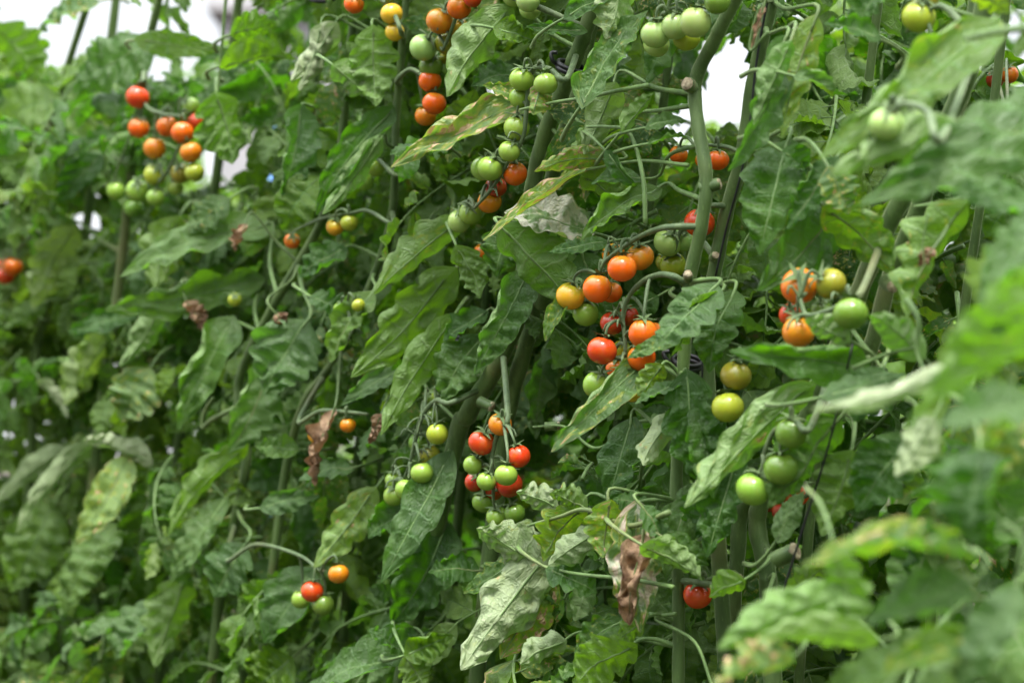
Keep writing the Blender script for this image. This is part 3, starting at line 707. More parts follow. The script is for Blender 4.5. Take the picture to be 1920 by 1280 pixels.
# ------------------------------------------------------------------ hero leaves
# plant, base x,y, tip x,y, width px, depth offset base, tip, kind, roll deg, yellow, damage, pale (on the first leaf a painted highlight)
# kinds: T upper side seen, U underside seen, B backlit underside with glow boosted by the yellow colour, R rolled with pale underside out, F upper side with one edge rolled over, D dry
HL = []
def H(*a): HL.append(a)
HL_TXT = """
mid 978 198 732 315 84 -.05 -.09 F 12 .35 .85 .4
mid 985 190 905 160 46 -.05 -.05 T 10 .3 .7 .1
mid 1012 165 1000 216 52 -.07 -.07 B 0 .75 .65 0
mid 1102 180 1215 20 86 -.06 -.04 T -25 .05 .15 .2
mid 1175 -40 1135 74 84 -.05 -.05 U 10 .1 .25 .6
mid 1070 28 1175 -18 44 -.06 -.06 T 20 0 0 .1
mid 945 30 838 182 84 -.05 -.06 U 15 .2 .1 .25
mid 935 55 1012 80 56 -.02 -.02 T 0 .35 0 0
mid 1088 58 985 50 30 -.02 -.02 T 10 0 0 .1
mid 965 140 883 162 60 .0 -.01 T -15 0 0 .05
leftmid 722 222 592 405 64 -.04 -.05 T -10 0 .1 0
leftmid 702 275 605 402 38 -.06 -.07 R 0 .05 0 .2
leftmid 700 65 705 200 78 -.03 -.03 B 0 .25 0 0
leftmid 632 128 702 184 48 -.05 -.05 R 0 .1 0 .3
leftmid 622 55 545 152 40 -.05 -.05 R 0 .2 0 1
leftmid 600 60 560 170 36 -.05 -.05 R 0 .2 0 .9
left 408 188 436 308 94 -.06 -.06 B 0 .2 0 0
left 428 122 555 112 76 -.04 -.04 B 5 .35 0 0
left 442 62 520 45 62 -.03 -.03 B 0 .3 0 0
left 272 76 425 94 42 -.04 -.04 T 30 .3 0 0
left 272 88 138 175 95 -.03 -.03 T 0 .05 0 .1
left 172 8 68 66 62 -.05 -.05 T 5 0 .3 .1
left 0 60 80 150 90 -.02 -.02 B 0 .3 0 0
hose 562 215 528 368 78 -.05 -.06 T 0 0 0 .1
hose 480 430 225 520 74 -.05 -.07 T 20 .15 .05 .3
hose 462 530 195 582 72 -.06 -.08 F -5 .2 .05 .1
leftmid 848 425 700 552 70 -.04 -.05 U 10 .3 .2 .1
leftmid 832 525 658 708 88 -.03 -.04 B 10 .35 0 0
leftmid 838 612 714 816 62 -.04 -.05 B 0 .3 0 0
leftmid 860 470 900 560 60 -.02 -.02 B 20 .3 0 0
mid 982 528 890 702 78 -.05 -.06 F 5 0 0 .15
mid 955 440 1085 592 104 -.03 -.03 B 0 .12 .05 0
mid 958 425 930 520 70 -.035 -.03 T 0 .1 0 .05
mid 1095 432 945 398 92 -.035 -.03 T 8 .2 .3 .45 .7
mid 1102 318 905 452 48 -.06 -.08 T 25 .5 .9 .1
mid 1132 298 1002 322 48 -.06 -.06 B 0 .5 .8 0
mid 1130 455 1028 474 38 -.05 -.05 T 10 0 .1 0
centre 1222 362 1088 452 62 -.05 -.06 T 25 .2 0 .05
centre 1192 335 1108 345 44 -.03 -.03 T 0 0 0 .1
centre 1148 170 1095 290 66 -.03 -.03 U 0 .4 0 .35
centre 1165 238 1062 322 62 -.02 -.02 B 0 .45 0 0
centre 1172 238 1228 172 38 -.04 -.04 U 0 .2 0 .1
centre 1142 290 1195 355 30 -.04 -.04 T 30 0 0 0
centre 1218 238 1288 228 32 -.03 -.03 T 0 .1 0 .1
centre 1222 268 1290 258 32 -.03 -.03 T 0 .1 0 0
centre 1100 335 1180 400 70 .03 .03 B 0 .35 0 0
twine 1462 95 1365 322 72 -.07 -.08 T -30 0 .05 .15
twine 1475 95 1412 235 38 -.08 -.08 R 0 .0 0 .1
twine 1522 55 1466 258 62 -.04 -.04 B 0 .6 .3 0
twine 1472 282 1425 478 112 -.04 -.06 T 0 .05 0 0
twine 1472 288 1515 325 56 -.05 -.04 T 0 0 0 0
twine 1560 400 1420 545 100 -.03 -.05 T -15 0 0 .1
twine 1560 310 1475 430 62 -.04 -.05 T -20 0 0 0
twine 1558 322 1592 402 66 -.05 -.05 T 20 .1 .5 .3
twine 1498 145 1568 172 42 -.05 -.05 T -10 .1 0 .3
twine 1640 70 1545 44 50 -.08 -.08 T 10 0 0 0
right 1838 60 1535 300 115 -.16 -.22 F 10 .3 .15 .1
near 1990 190 1610 385 135 -.14 -.22 T -15 .05 .05 .15
near 1760 240 1555 328 60 -.24 -.25 R 0 .2 0 .2
right 1830 -12 1892 26 56 -.05 -.05 B 0 .7 .2 0
right 1650 -20 1600 60 70 -.05 -.05 T 0 0 0 0
near 1940 380 1775 362 76 -.20 -.24 T 0 0 0 .1
near 1945 425 1838 580 90 -.22 -.25 T 0 0 0 .15
right 1795 400 1700 595 115 -.02 -.03 B 0 .35 .25 0
near 1990 540 1770 640 110 -.42 -.44 B 20 .2 0 0
near 1770 700 1520 768 38 -.38 -.40 R 0 .2 0 1
near 1960 640 1700 800 130 -.42 -.44 B 0 .2 .1 0
near 1930 760 1760 800 90 -.44 -.46 T 0 0 0 .3
right 1612 688 1366 658 78 -.10 -.14 F -15 .05 .05 0
right 1495 742 1283 952 84 -.10 -.14 U 10 .15 .15 .15
right 1560 800 1440 952 120 -.08 -.08 B 0 .12 0 0
centre 1332 545 1228 652 98 -.07 -.09 T 5 0 0 .2
centre 1340 560 1260 668 70 -.06 -.07 B -20 .3 0 0
right 1585 634 1508 598 56 -.12 -.12 U 0 .15 0 .3
right 1722 662 1630 590 66 -.10 -.12 U 0 .1 0 .25
right 1560 400 1680 520 90 .0 .0 B 0 .3 .2 0
centre 1196 692 1033 848 64 -.08 -.12 F 5 .02 .35 .25
centre 1262 640 1176 672 34 -.08 -.08 T 0 .1 .2 .2
centre 1278 718 1190 757 34 -.07 -.08 T 10 0 0 .2
centre 1238 690 1195 742 48 -.06 -.06 B 0 .6 .2 0
centre 1258 788 1205 872 62 -.06 -.08 U 0 .2 .2 .7
centre 1290 718 1318 915 92 -.04 -.05 T 0 0 0 0
centre 1182 800 1140 955 84 -.02 -.03 T 15 0 .1 0
centre 1225 560 1150 600 60 .04 .04 T 0 0 0 0
mid 1095 490 1145 620 70 .03 .03 T 20 0 0 .1
mid 1070 560 1022 640 40 -.05 -.06 T 0 .2 .3 .1
centre 1012 1058 864 1256 92 -.10 -.13 R 0 .12 .12 .75
centre 1014 1054 893 990 92 -.09 -.10 U 0 .12 .15 .7
centre 1038 948 968 922 54 -.08 -.08 U 10 .1 .15 .7
centre 1094 950 1030 925 52 -.07 -.07 U -5 .35 .2 .1
centre 1086 960 1018 1052 84 -.06 -.06 B 0 .6 .4 0
centre 1108 1005 1028 1060 46 -.09 -.09 R 0 .1 .05 .6
centre 1142 948 1130 1046 70 -.09 -.09 B 0 .55 .5 0
centre 1022 1090 938 1235 84 -.06 -.07 B 10 .65 .85 0
centre 958 1055 868 1112 50 -.05 -.05 T 0 .1 .2 .05
centre 1035 1070 1120 1112 74 -.07 -.07 T 0 0 0 .05
centre 1195 965 1200 1185 90 -.06 -.08 T 0 .1 1 .3 .6
centre 1212 958 1148 935 48 -.06 -.06 T 0 0 0 .1
centre 1208 955 1245 1012 50 -.08 -.08 T 0 0 0 .15
centre 1214 1028 1318 1088 62 -.09 -.09 U 0 .25 0 .2
centre 1250 1010 1330 1060 50 -.05 -.05 T 0 .1 0 0
centre 1052 1205 975 1245 46 -.09 -.10 R 0 .15 .1 .6
centre 1180 1215 1075 1290 92 -.09 -.09 B 0 .4 0 0
centre 1160 1168 1076 1224 54 -.07 -.07 T 0 .1 .2 .05
centre 1200 1170 1160 1200 40 -.08 -.08 B 0 .4 0 0
mid 832 872 714 1092 74 -.05 -.08 T 0 0 0 .1
mid 830 1000 735 1170 100 .0 .0 T -20 0 0 0
mid 890 1070 803 1072 56 -.02 -.02 T 15 0 0 0
mid 760 1232 590 1295 84 -.07 -.09 T 10 0 0 .2
mid 762 1228 690 1180 60 -.06 -.07 T 20 0 0 .15
mid 764 1234 800 1290 60 -.06 -.06 B 0 .5 0 0
mid 768 1225 850 1190 56 -.04 -.04 T 30 .3 0 0
hose 425 615 334 805 86 -.05 -.07 F 10 .1 .05 .1
hose 565 615 495 738 112 -.05 -.06 T 0 0 0 .25
hose 292 592 224 688 40 -.06 -.06 R 0 .1 0 .2
left 272 862 152 824 36 -.07 -.08 R 0 .2 0 1
left 232 872 140 1024 62 -.10 -.13 T 5 .95 .45 .6
left 108 850 -10 945 38 -.07 -.08 R 0 .1 0 .6
left 155 845 30 1000 36 -.07 -.08 R 0 .1 0 .6
left 78 718 128 784 24 -.06 -.06 R 0 .2 0 1
left 275 700 228 790 88 -.05 -.05 T 0 .2 .5 .5
hose 552 842 478 836 44 -.05 -.05 T 0 .2 0 .05
hose 445 850 315 1005 60 -.05 -.06 B 0 .35 .1 0
hose 412 950 320 1092 62 -.06 -.07 T 10 .15 .1 .2
hose 452 1030 400 1120 84 -.06 -.06 T 0 0 .05 .05
left 295 1140 218 1235 86 -.06 -.07 T 0 0 0 .25
hose 692 930 588 1064 62 -.03 -.04 B 0 .5 .25 0
hose 575 1080 495 1205 96 -.03 -.04 T 0 0 0 .1
left 245 590 128 622 52 -.05 -.05 T 0 0 0 0
hose 540 1240 470 1300 100 -.05 -.05 T 0 .35 .1 0
hose 500 950 600 930 40 -.03 -.04 T 30 0 0 .2
near 1840 860 1830 1020 150 -.36 -.38 T -20 0 0 .1
near 1790 1000 1500 1062 95 -.40 -.46 T 15 .3 .5 0
near 1800 1040 1620 1010 90 -.40 -.45 T 0 .05 .4 .1
near 1560 1120 1345 1215 84 -.40 -.44 B 10 .15 .05 0
near 1620 1200 1420 1190 70 -.44 -.46 U 0 .3 0 .2
near 1800 1100 1620 1170 100 -.40 -.42 T 0 0 0 .25
near 1850 1220 1650 1270 90 -.42 -.44 T 0 .3 .4 0
near 1470 1240 1340 1290 100 -.44 -.48 U 0 .1 .9 .3
near 1900 1120 1800 1290 90 -.40 -.40 T 0 0 0 .3
near 1570 1050 1590 1200 80 -.38 -.38 B 0 .2 0 0
right 1695 830 1605 960 110 -.06 -.06 T 0 0 0 0
right 1592 862 1540 1005 92 -.05 -.05 B 0 .35 0 0
near 1745 795 1678 892 64 -.25 -.25 U 0 .25 0 .8
right 1462 1005 1508 920 46 -.04 -.04 T 0 .1 0 .4
right 1340 920 1300 1010 74 -.02 -.02 T 0 0 0 0
right 1650 700 1600 790 90 -.08 -.08 T 0 0 0 0
right 1560 740 1700 700 60 -.10 -.10 T 0 0 0 .2
right 1480 1110 1560 1060 50 -.03 -.03 B 0 .45 0 0
twine 1390 1090 1330 1120 60 -.08 -.08 B 0 .3 .1 0
leftmid 650 880 560 900 50 -.03 -.03 T 10 0 0 .2
mid 905 590 830 640 60 .0 .0 T 0 0 0 0
mid 800 870 730 850 40 .02 .02 T 0 0 0 .1
mid 740 700 640 760 40 -.02 -.03 T 20 0 0 .3
hose 760 960 690 1010 70 -.02 -.02 T 0 0 0 0
leftmid 640 470 560 520 60 -.02 -.02 T 0 0 0 0
leftmid 590 560 660 600 50 -.02 -.02 T 0 0 0 .1
centre 1322 765 1338 935 78 -.03 -.04 T 0 0 0 .1
twine 1378 870 1325 1045 84 -.02 -.03 T 10 0 0 0
centre 1300 925 1248 1085 64 -.03 -.04 T -10 .1 0 .1
twine 1372 560 1330 700 80 -.0 -.01 T 0 .1 0 0
mid 900 640 830 760 80 -.0 -.01 T 0 .1 0 .1
leftmid 690 560 620 680 70 -.02 -.03 T 0 .3 0 .1
hose 500 700 430 850 84 -.02 -.03 T 10 .1 0 .2
left 200 640 120 760 80 -.03 -.04 B 0 .7 0 .4
left 130 440 60 580 80 -.03 -.04 B 0 .7 0 .4
left 330 420 290 540 80 -.0 -.01 B 0 .5 0 .1
farleft 90 960 20 1110 100 -.06 -.07 T 0 .3 0 .2
left 210 1000 120 1150 95 -.03 -.04 T 0 .3 0 .1
hose 340 1100 290 1250 90 -.03 -.04 B 0 .3 0 .1
right 1480 330 1440 440 90 -.0 .0 B 0 .2 0 0
left 180 300 110 380 60 -.03 -.03 T 0 0 0 .05
left 420 380 350 440 60 -.03 -.03 T 0 .1 .2 .15
"""
for ln in HL_TXT.strip().splitlines():
    a = ln.split()
    H(a[0], *[float(q) for q in a[1:8]], a[8], *[float(q) for q in a[9:]])
DRY_TXT = """
leftmid 622 782 590 912 34 -.06 -.06 D 20 0 0 0
leftmid 712 782 692 832 26 -.04 -.04 D 0 0 0 0
hose 352 570 378 620 36 -.05 -.05 D 0 0 0 0
hose 460 425 440 470 24 -.05 -.05 D 0 0 0 0
right 1748 470 1722 500 28 -.05 -.05 D 0 0 0 0
hose 520 590 535 612 26 -.05 -.05 D 0 0 0 0
twine 1430 20 1408 92 12 -.06 -.06 D 0 0 0 0
centre 1205 1020 1180 1172 60 -.10 -.10 D 10 0 0 0
"""
for ln in DRY_TXT.strip().splitlines():
    a = ln.split()
    H(a[0], *[float(q) for q in a[1:8]], a[8], *[float(q) for q in a[9:]])

KEEP = []      # (px, py, radius px, depth) spots that filler leaves must not cover
def hero_leaf(i, key, bx, by, tx, ty, wpx, do, dt_, kind, roll, yel, dmg, pale, bleach=0.0):
    rng = np.random.default_rng(1000 + i)
    pl = PLANTS[key]
    xc = (bx + tx) / 2
    dB, dT = D(xc) + do, D(xc) + dt_
    B, T = at(bx, by, dB), at(tx, ty, dT)
    L = (T - B).length; W = wpx / FPX * (dB + dT) / 2
    toC = (CAM - (B + T) / 2).normalized()
    Y = (T - B).normalized()
    if kind in 'TFD':
        N = toC + Vector((0, 0, 0.7))
        cu = rng.uniform(.1, .45, 2) * rng.choice([-1, 1]); ed = rng.uniform(-.3, .5, 2)
    elif kind == 'U':
        N = -toC + Vector((0, 0, 0.45)); cu = rng.uniform(.3, .8, 2); ed = rng.uniform(.1, .7, 2)
    elif kind == 'B':
        N = -toC + Vector((0, 0, 0.8)); cu = rng.uniform(-.3, .3, 2); ed = rng.uniform(-.3, .3, 2)
    else:
        N = -toC + Vector((0, 0, 0.25)); cu = rng.uniform(1.0, 1.5, 2); ed = rng.uniform(.5, 1.1, 2)
    pk, rf, bend, lobes, lam = rng.uniform(.025, .065), rng.uniform(.015, .05), rng.uniform(.1, .7), int(rng.integers(4, 6)), rng.uniform(.18, .34)
    if kind in 'TB' and wpx > 56: lam = rng.uniform(.28, .46)
    if kind == 'T' and rng.random() < .5:
        h_ = int(rng.integers(2)); cu[h_] = rng.uniform(.5, 1.0); ed[h_] = rng.uniform(.8, 1.9)
    if kind == 'B' and rng.random() < .5:
        h_ = int(rng.integers(2)); cu[h_] = rng.uniform(.2, .7); ed[h_] = rng.uniform(.8, 2.2)
    Wm = W * 1.26
    if kind == 'F':
        # roll over the edge that lies higher
        X_ = Y.cross(N)
        hi = 1 if X_.z > 0 else 0
        cu[hi] = 1.0; ed[hi] = 2.3; Wm = W * 1.3
    if kind == 'R':
        Wm = W * 1.75; pk = 0.10; rf = .02
    if kind == 'D':
        cu = rng.uniform(1.2, 2.0, 2); ed = rng.uniform(.5, 2, 2); rf = .12; pk = .15; Wm = W * 1.6
    if kind == 'U': Wm = W * 1.25
    if wpx < 45: lobes = 3; lam *= .6
    V, F, UV, tip = leaflet(rng, L, Wm, 34, 15, lobes, lam, cu, ed, bend, rng.uniform(-.25, .25), rf, pk, 0.14, 0.0, rng.uniform(0, .4) if kind not in 'RD' else 0.0, 3.0 if kind == 'D' else rng.uniform(.8, 1.6))
    N = Quaternion(Y, R(roll)) @ N
    N = N + CR * rng.uniform(-.55, .55) + Vector((0, 0, rng.uniform(-.3, .5)))
    N = (N - Y * N.dot(Y)).normalized()
    tv = Vector(tip).normalized(); sx_ = Vector((1, 0, 0))
    sx_ = (sx_ - tv * sx_.dot(tv)).normalized(); nz = sx_.cross(tv)
    A = Matrix((sx_, tv, nz)).transposed()
    Bm = Matrix((Y.cross(N), Y, N)).transposed()
    Rm = (Bm @ A.transposed()).to_4x4()
    s = L / Vector(tip).length
    M = Matrix.Translation(B) @ Rm @ Matrix.Scale(s, 4)
    mb = MB()
    Vw = xform(V, M)
    mb.add(Vw, F, UV, rng.random())
    # stalk running back to the plant's stem
    d, k2, q = min(((q - B).length, k, q) for k, s_ in STEMS if k == key for q in s_)
    rp = 0.0011 + 0.0006 * min(W / 0.05, 1.5)
    if key == 'near': rp *= .6
    if d < 0.13 and (q - B).normalized().dot(-Y) > -0.3:
        c1 = B - Y * min(0.02, d * .25) + CF * 0.006
        c2 = q.lerp(B, .45) + CF * min(0.02, d * .15) + Vector((0, 0, 0.006))
        path = [B + Y * 0.002, c1, c2, q]
    else:
        path = [B + Y * 0.002, B - Y * 0.016 + CF * 0.012, B - Y * 0.030 + CF * 0.04, B - Y * 0.035 + CF * 0.09]
    tube(mb, path, [rp * .8, rp, rp * 1.3, rp * 1.7], 6, 14, 1)
    # midrib standing proud on the underside
    c = 7
    rib = [Vector(Vw[k * 15 + c]) for k in range(0, 32, 4)]
    tube(mb, rib, [rp * .75, rp * .45, rp * .25], 5, 14, 1, cap=False)
    o = link('leaf', mb.mesh('leaf', [M_DRY if kind == 'D' else M_LEAF, M_STEM if kind == 'D' else M_PET]), pl)
    o.color = (yel, dmg, pale, 1 - bleach)
    if kind == 'D': o['label'] = 'shrivelled dry brown leaf'
    elif dmg >= .6: o['label'] = 'leaf with brown blotches and yellow patches'
    elif pale >= .6: o['label'] = 'curled leaf showing its pale underside'
    elif yel >= .5: o['label'] = 'yellow green backlit leaf, its glow partly painted'
    for u in (.2, .5, .8):
        p = B.lerp(T, u); x, y, dd = proj(p)
        KEEP.append((x, y, wpx * .42 * (1 if u == .5 else .75), dd - 0.01))
    return o
for i, h in enumerate(HL): hero_leaf(i, *h)
LEAFCOUNT = {}
for h in HL: LEAFCOUNT[h[0]] = LEAFCOUNT.get(h[0], 0) + 1
# stems must stay visible too
VIS = {'mid': [(1092, 75), (1058, 160), (1020, 260), (985, 600), (920, 705), (960, 740)],
       'centre': [(1340, 75), (1305, 150), (1308, 230), (1324, 330), (1316, 420), (1294, 520), (1276, 1180), (1272, 1240)],
       'twine': [(1412, 180), (1392, 290), (1362, 400), (1342, 500)],
       'right': [(1690, 375), (1648, 460), (1612, 545), (1668, 520), (1700, 440), (1432, 1000), (1440, 1080), (1382, 1020), (1378, 1080), (1815, 140)],
       'o': [(640, 650), (600, 720), (748, 150), (457, 790), (638, 230)]}
for k, pts in VIS.items():
    for x, y in pts: KEEP.append((x, y, 20, D(x) + 0.02))
for x, y, r_, dd in FRUIT: KEEP.append((x, y, r_ + 4, dd))
for x, y in [(1080, 150), (1060, 130), (1500, 980), (1530, 890), (1480, 1060)]: KEEP.append((x, y, 25, D(x) - .02))
SKYH = [(185, 35, 15), (240, 25, 12), (285, 50, 10), (300, 115, 12), (430, 50, 9), (400, 295, 12), (455, 310, 12), (60, 20, 9), (395, 30, 9), (150, 60, 7), (90, 110, 6), (640, 60, 7), (1470, 195, 7), (1365, 175, 8), (165, 415, 8),
        (1385, 88, 13), (1250, 190, 6), (180, 420, 6)]

KA = np.array(KEEP)
def blocked(W3, slack=0.0):
    v = W3 - np.array(CAM)
    d = v @ np.array(CF)
    d = np.maximum(d, 0.05)
    x = 960 + v @ np.array(CR) / d * FPX; y = 640 - v @ np.array(CU) / d * FPX
    # keep out of the holes where the sky shows
    for hx, hy, hr in SKYH:
        if (((x - hx) ** 2 + (y - hy) ** 2 < (hr + 10) ** 2)).any(): return True
    dx = x[:, None] - KA[None, :, 0]; dy = y[:, None] - KA[None, :, 1]
    rr = KA[None, :, 2] + 10
    return bool(((dx * dx + dy * dy < rr * rr) & (d[:, None] < KA[None, :, 3] + slack)).any())

# ------------------------------------------------------------------ filler leaves of the front row
CM = [compound_mesh('compound_leaf', 50 + i, 0.17 + 0.02 * (i % 4), hi=True) for i in range(18)]
rng = np.random.default_rng(7)
def leaf_matrix(p, az, el, roll, sc_):
    y = Vector((math.cos(az) * math.cos(el), math.sin(az) * math.cos(el), math.sin(el)))
    z = Vector((0, 0, 1)); z = (z - y * z.dot(y)).normalized(); z = Quaternion(y, roll) @ z
    x = y.cross(z)
    M = Matrix((x, y, z)).transposed().to_4x4()
    M = M @ Matrix.Scale(sc_, 4); M.translation = p
    return M
def fill_leaf(key_or_obj, p, az, el, roll, sc_, check=True, slack=0.0, par_loc=None, name='leaf'):
    me, smp = CM[int(rng.integers(len(CM)))]
    M = leaf_matrix(p, az, el, roll, sc_)
    if check and blocked(xform(smp, M), slack): return False
    pl = key_or_obj
    o = link(name, me, pl, M)
    y_ = max(0.0, rng.normal(YM, .22)); dm = 0.0 if rng.random() < .8 else rng.uniform(.2, .6)
    o.color = (min(y_, .6), dm, max(0, rng.normal(.08, .14)), 1)
    return True
YM = .17
AZ_OUT = math.atan2(-RN.y, -RN.x)
SROOT = {k: P0 + RD * ((PLANTS[k].location - P0).dot(RD)) for k in PLANTS}
def fill_row(n, u0, u1, z0, z1, o0, o1, sc0, sc1, spread=1.9):
    made = tries = 0
    while made < n and tries < n * 14:
        tries += 1
        u = rng.uniform(u0, u1); z = rng.uniform(z0, z1); o_ = rng.uniform(o0, o1)
        p = P0 + RD * u + RN * o_ + Vector((0, 0, z))
        dd, key, q = nearest_stem(p)
        if LEAFCOUNT.get(key, 0) >= 98:
            cand = [(abs((SROOT[k] - P0).dot(RD) - u), k) for k in PLANTS if LEAFCOUNT.get(k, 0) < 98]
            if not cand: return made
            dd2, key = min(cand)
            if dd2 > 0.8: continue
        global YM
        YM = .17 + .4 * min(max((-.1 - u) / .5, 0), 1)  # yellower farther left: brightness of that end put into the leaf colour
        az = AZ_OUT + rng.normal(0, spread / 1.6); el = rng.uniform(-.9, .35)
        if fill_leaf(PLANTS[key], p, az, el, rng.normal(0, .5), rng.uniform(sc0, sc1)):
            made += 1; LEAFCOUNT[key] = LEAFCOUNT.get(key, 0) + 1
    return made
n0 = fill_row(130, -0.7, 0.95, 1.0, 1.95, -0.05, 0.06, 0.55, 0.8)
n9 = fill_row(45, 1.05, 1.55, 0.85, 1.6, -0.2, 0.1, 0.8, 1.1)
n1 = fill_row(330, -0.75, 1.05, 0.95, 2.0, 0.05, 0.20, 0.6, 0.95)
n5 = fill_row(90, -0.85, 0.1, 1.5, 2.1, 0.0, 0.4, 0.8, 1.1)
n2 = fill_row(300, -0.8, 1.25, 0.90, 1.95, 0.20, 0.42, 0.8, 1.1)
n3 = fill_row(90, -0.9, 1.5, 0.30, 1.05, 0.0, 0.4, 0.9, 1.2)
n4 = fill_row(40, -0.9, 1.6, 1.8, 2.15, 0.0, 0.4, 0.9, 1.2)
n8 = fill_row(110, -0.75, 0.75, 1.5, 2.05, 0.1, 0.5, 0.7, 1.0)
n8b = fill_row(60, 0.3, 0.95, 1.5, 2.0, 0.1, 0.5, 0.7, 1.0)
n6 = fill_row(50, 0.2, 1.7, 2.08, 2.35, 0.05, 0.65, 1.1, 1.5)  # leaves mostly above the frame, added to darken the foliage below
n7 = fill_row(140, -0.6, 1.3, 0.90, 1.8, 0.42, 0.65, 1.0, 1.3)
LOG = (n0, n1, n2, n3, n4, LEAFCOUNT)
print('filler', n1, n2, n3, n4, LEAFCOUNT)

# ------------------------------------------------------------------ the same row going on to the left and the rows behind
STEM_LIB = []
for i in range(3):
    mb = MB(); random.seed(900 + i)
    tube(mb, [(0, 0, -0.02), (0.02 * i, 0.02, .5), (-.03, .03 * i, 1.0), (.03, -.02, 1.5), (0.02, .02, 2.1)], [0.011, 0.010, 0.008, 0.006], 8, 20, 0, lump=.04)
    STEM_LIB.append(mb.mesh('stem', [M_STEM]))
def back_plant(base, label, group, nl, h, seed, fruit=0, sc_=(1.0, 1.4), spread=.28, check=True, ymean=.12):
    global YM
    YM = ymean
    global rng
    rng = np.random.default_rng(seed); random.seed(seed)
    pl = empty('tomato_plant', base); tag(pl, label, 'tomato plant', group)
    st = link('stem', STEM_LIB[seed % 3], pl, Matrix.Translation(base) @ Matrix.Rotation(random.uniform(0, 6), 4, 'Z') @ Matrix.Diagonal((1, 1, h / 2.1, 1)))
    made = 0; tries = 0
    while made < nl and tries < nl * 6:
        tries += 1
        z = random.uniform(.25, h)
        a = random.uniform(0, 6.28); rr = random.uniform(0, spread)
        p = base + Vector((math.cos(a) * rr, math.sin(a) * rr, z))
        if fill_leaf(pl, p, random.uniform(0, 6.28), random.uniform(-.8, .4), random.gauss(0, .3), random.uniform(*sc_), check): made += 1
    for k in range(fruit):
        z = random.uniform(.8, h - .2)
        c = random.choice('ROoGGP')
        C = base + Vector((random.uniform(-.2, .2), -0.22, z))
        mb = MB(); tube(mb, [base + Vector((0, 0, z + .1)), C + Vector((0, .04, .09)), C + Vector((0, 0, .05)), C - Vector((0, 0, .06))], [.003, .002, .0015], 6, 14)
        tr = link('fruit_truss', mb.mesh('fruit_truss', [M_TRUSS]), pl)
        for j in range(6):
            o = bpy.data.objects.new('tomato', TOMS[j % 4]); COL.objects.link(o); o.parent = tr
            pos = C + Vector((random.choice((-.018, .018)), random.uniform(-.015, .015), -.07 + .025 * j))
            o.matrix_basis = Matrix.Translation(pos) @ Matrix.Scale(.0145, 4)
            cc = c if random.random() < .6 else 'G'
            o.color = COLS[cc]; o['label'] = CNAME[cc]
    return pl
lab2 = ['tomato plant in the row behind, seen as blurred light green leaves through gaps']
gi = 0
for k in range(6):          # same row, farther left, out of frame or at the left edge
    u = -0.75 - 0.38 * k
    b = P0 + RD * u + RN * 0.12
    back_plant(b, 'out of focus tomato plant farther along the front row at the left edge', 'tomato plants farther along the front row', 50, 2.0, 300 + k, 0 if k else 1, (1.0, 1.4), .28, True, .42)  # raised yellow paints this end brighter
for k in range(2):          # same row, beside the camera
    b = P0 + RD * (1.55 + .4 * k) + RN * 0.16
    back_plant(b, 'out of focus tomato plant at the right end of the front row', 'tomato plants at the near end of the front row', 26, 2.0, 330 + k)
for k in range(14):         # second row
    u = -2.3 + 0.42 * k
    b = P0 + RD * u + RN * 1.35
    back_plant(b, 'blurred light green tomato plant standing in the row behind', 'tomato plants in the second row', 98, 2.15 if k != 3 else 2.0, 400 + k, 1, (1.0, 1.35), .36, True, .42)  # raised yellow paints the row lighter and hazier
for k in range(12):         # third row
    u = -4.0 + 0.6 * k
    b = P0 + RD * u + RN * 2.7
    back_plant(b, 'very blurred tomato plant in the farthest row', 'tomato plants in the third row', 50, 2.0, 500 + k, 0, (1.5, 1.9), .4, True, .25)
for k in range(6):          # unseen row on the camera's other side, added to block frontal light
    b = P0 + RD * (0.1 + 0.5 * k) - RN * 2.25
    back_plant(b, 'unseen tomato plant across the aisle, added to block light', 'added light-blocking tomato plants across the aisle', 85, 2.35, 600 + k, 0, (1.4, 1.9), .3, False)

# ------------------------------------------------------------------ stem scars and cut stubs (parts of their plants)
def stub(key, x, y, off, r, d, cutr=1.0):
    p = at(x, y, D(x) + off); mb = MB(); random.seed(x)
    d = Vector(d).normalized()
    tube(mb, [p - d * 0.004, p + d * r * 1.5, p + d * r * 2.4], [r * 1.05, r * 1.0, r * cutr], 9, 7, 0, cap=False, lump=.05)
    e = p + d * r * 2.4
    tube(mb, [e - d * r * .5, e - d * r * .05, e + d * r * .08], [r * cutr * 1.0, r * cutr * 1.03, r * cutr * .8], 9, 5, 1, lump=.1)
    link('cut_stub', mb.mesh('cut_stub', [M_STEM, M_CUT]), PLANTS[key])
stub('centre', 1300, 165, -0.012, .0058, (-.5, -1, .1), 1.0)
stub('centre', 1290, 520, -0.018, .0042, (-.1, -1, .2), .9)
stub('twine', 1338, 482, 0.035, .0036, (.1, -1, .1), .9)
stub('centre', 1322, 352, -.01, .0055, (1, -.3, .25), .8)
stub('mid', 1018, 566, 0.055, .0085, (.1, -.7, .7), 1.0)
stub('mid', 1030, 799, 0.02, .0040, (1, -.2, .05), .9)
stub('mid', 905, 755, 0.01, .0050, (.7, -.4, -.3), .9)
stub('right', 1462, 1045, -0.02, .0065, (.8, -.6, .4), 1.0)
stub('right', 1376, 1082, 0.03, .0052, (.2, -1, -.1), 1.0)
stub('right', 1665, 530, 0.03, .006, (.1, -1, -.3), .8)

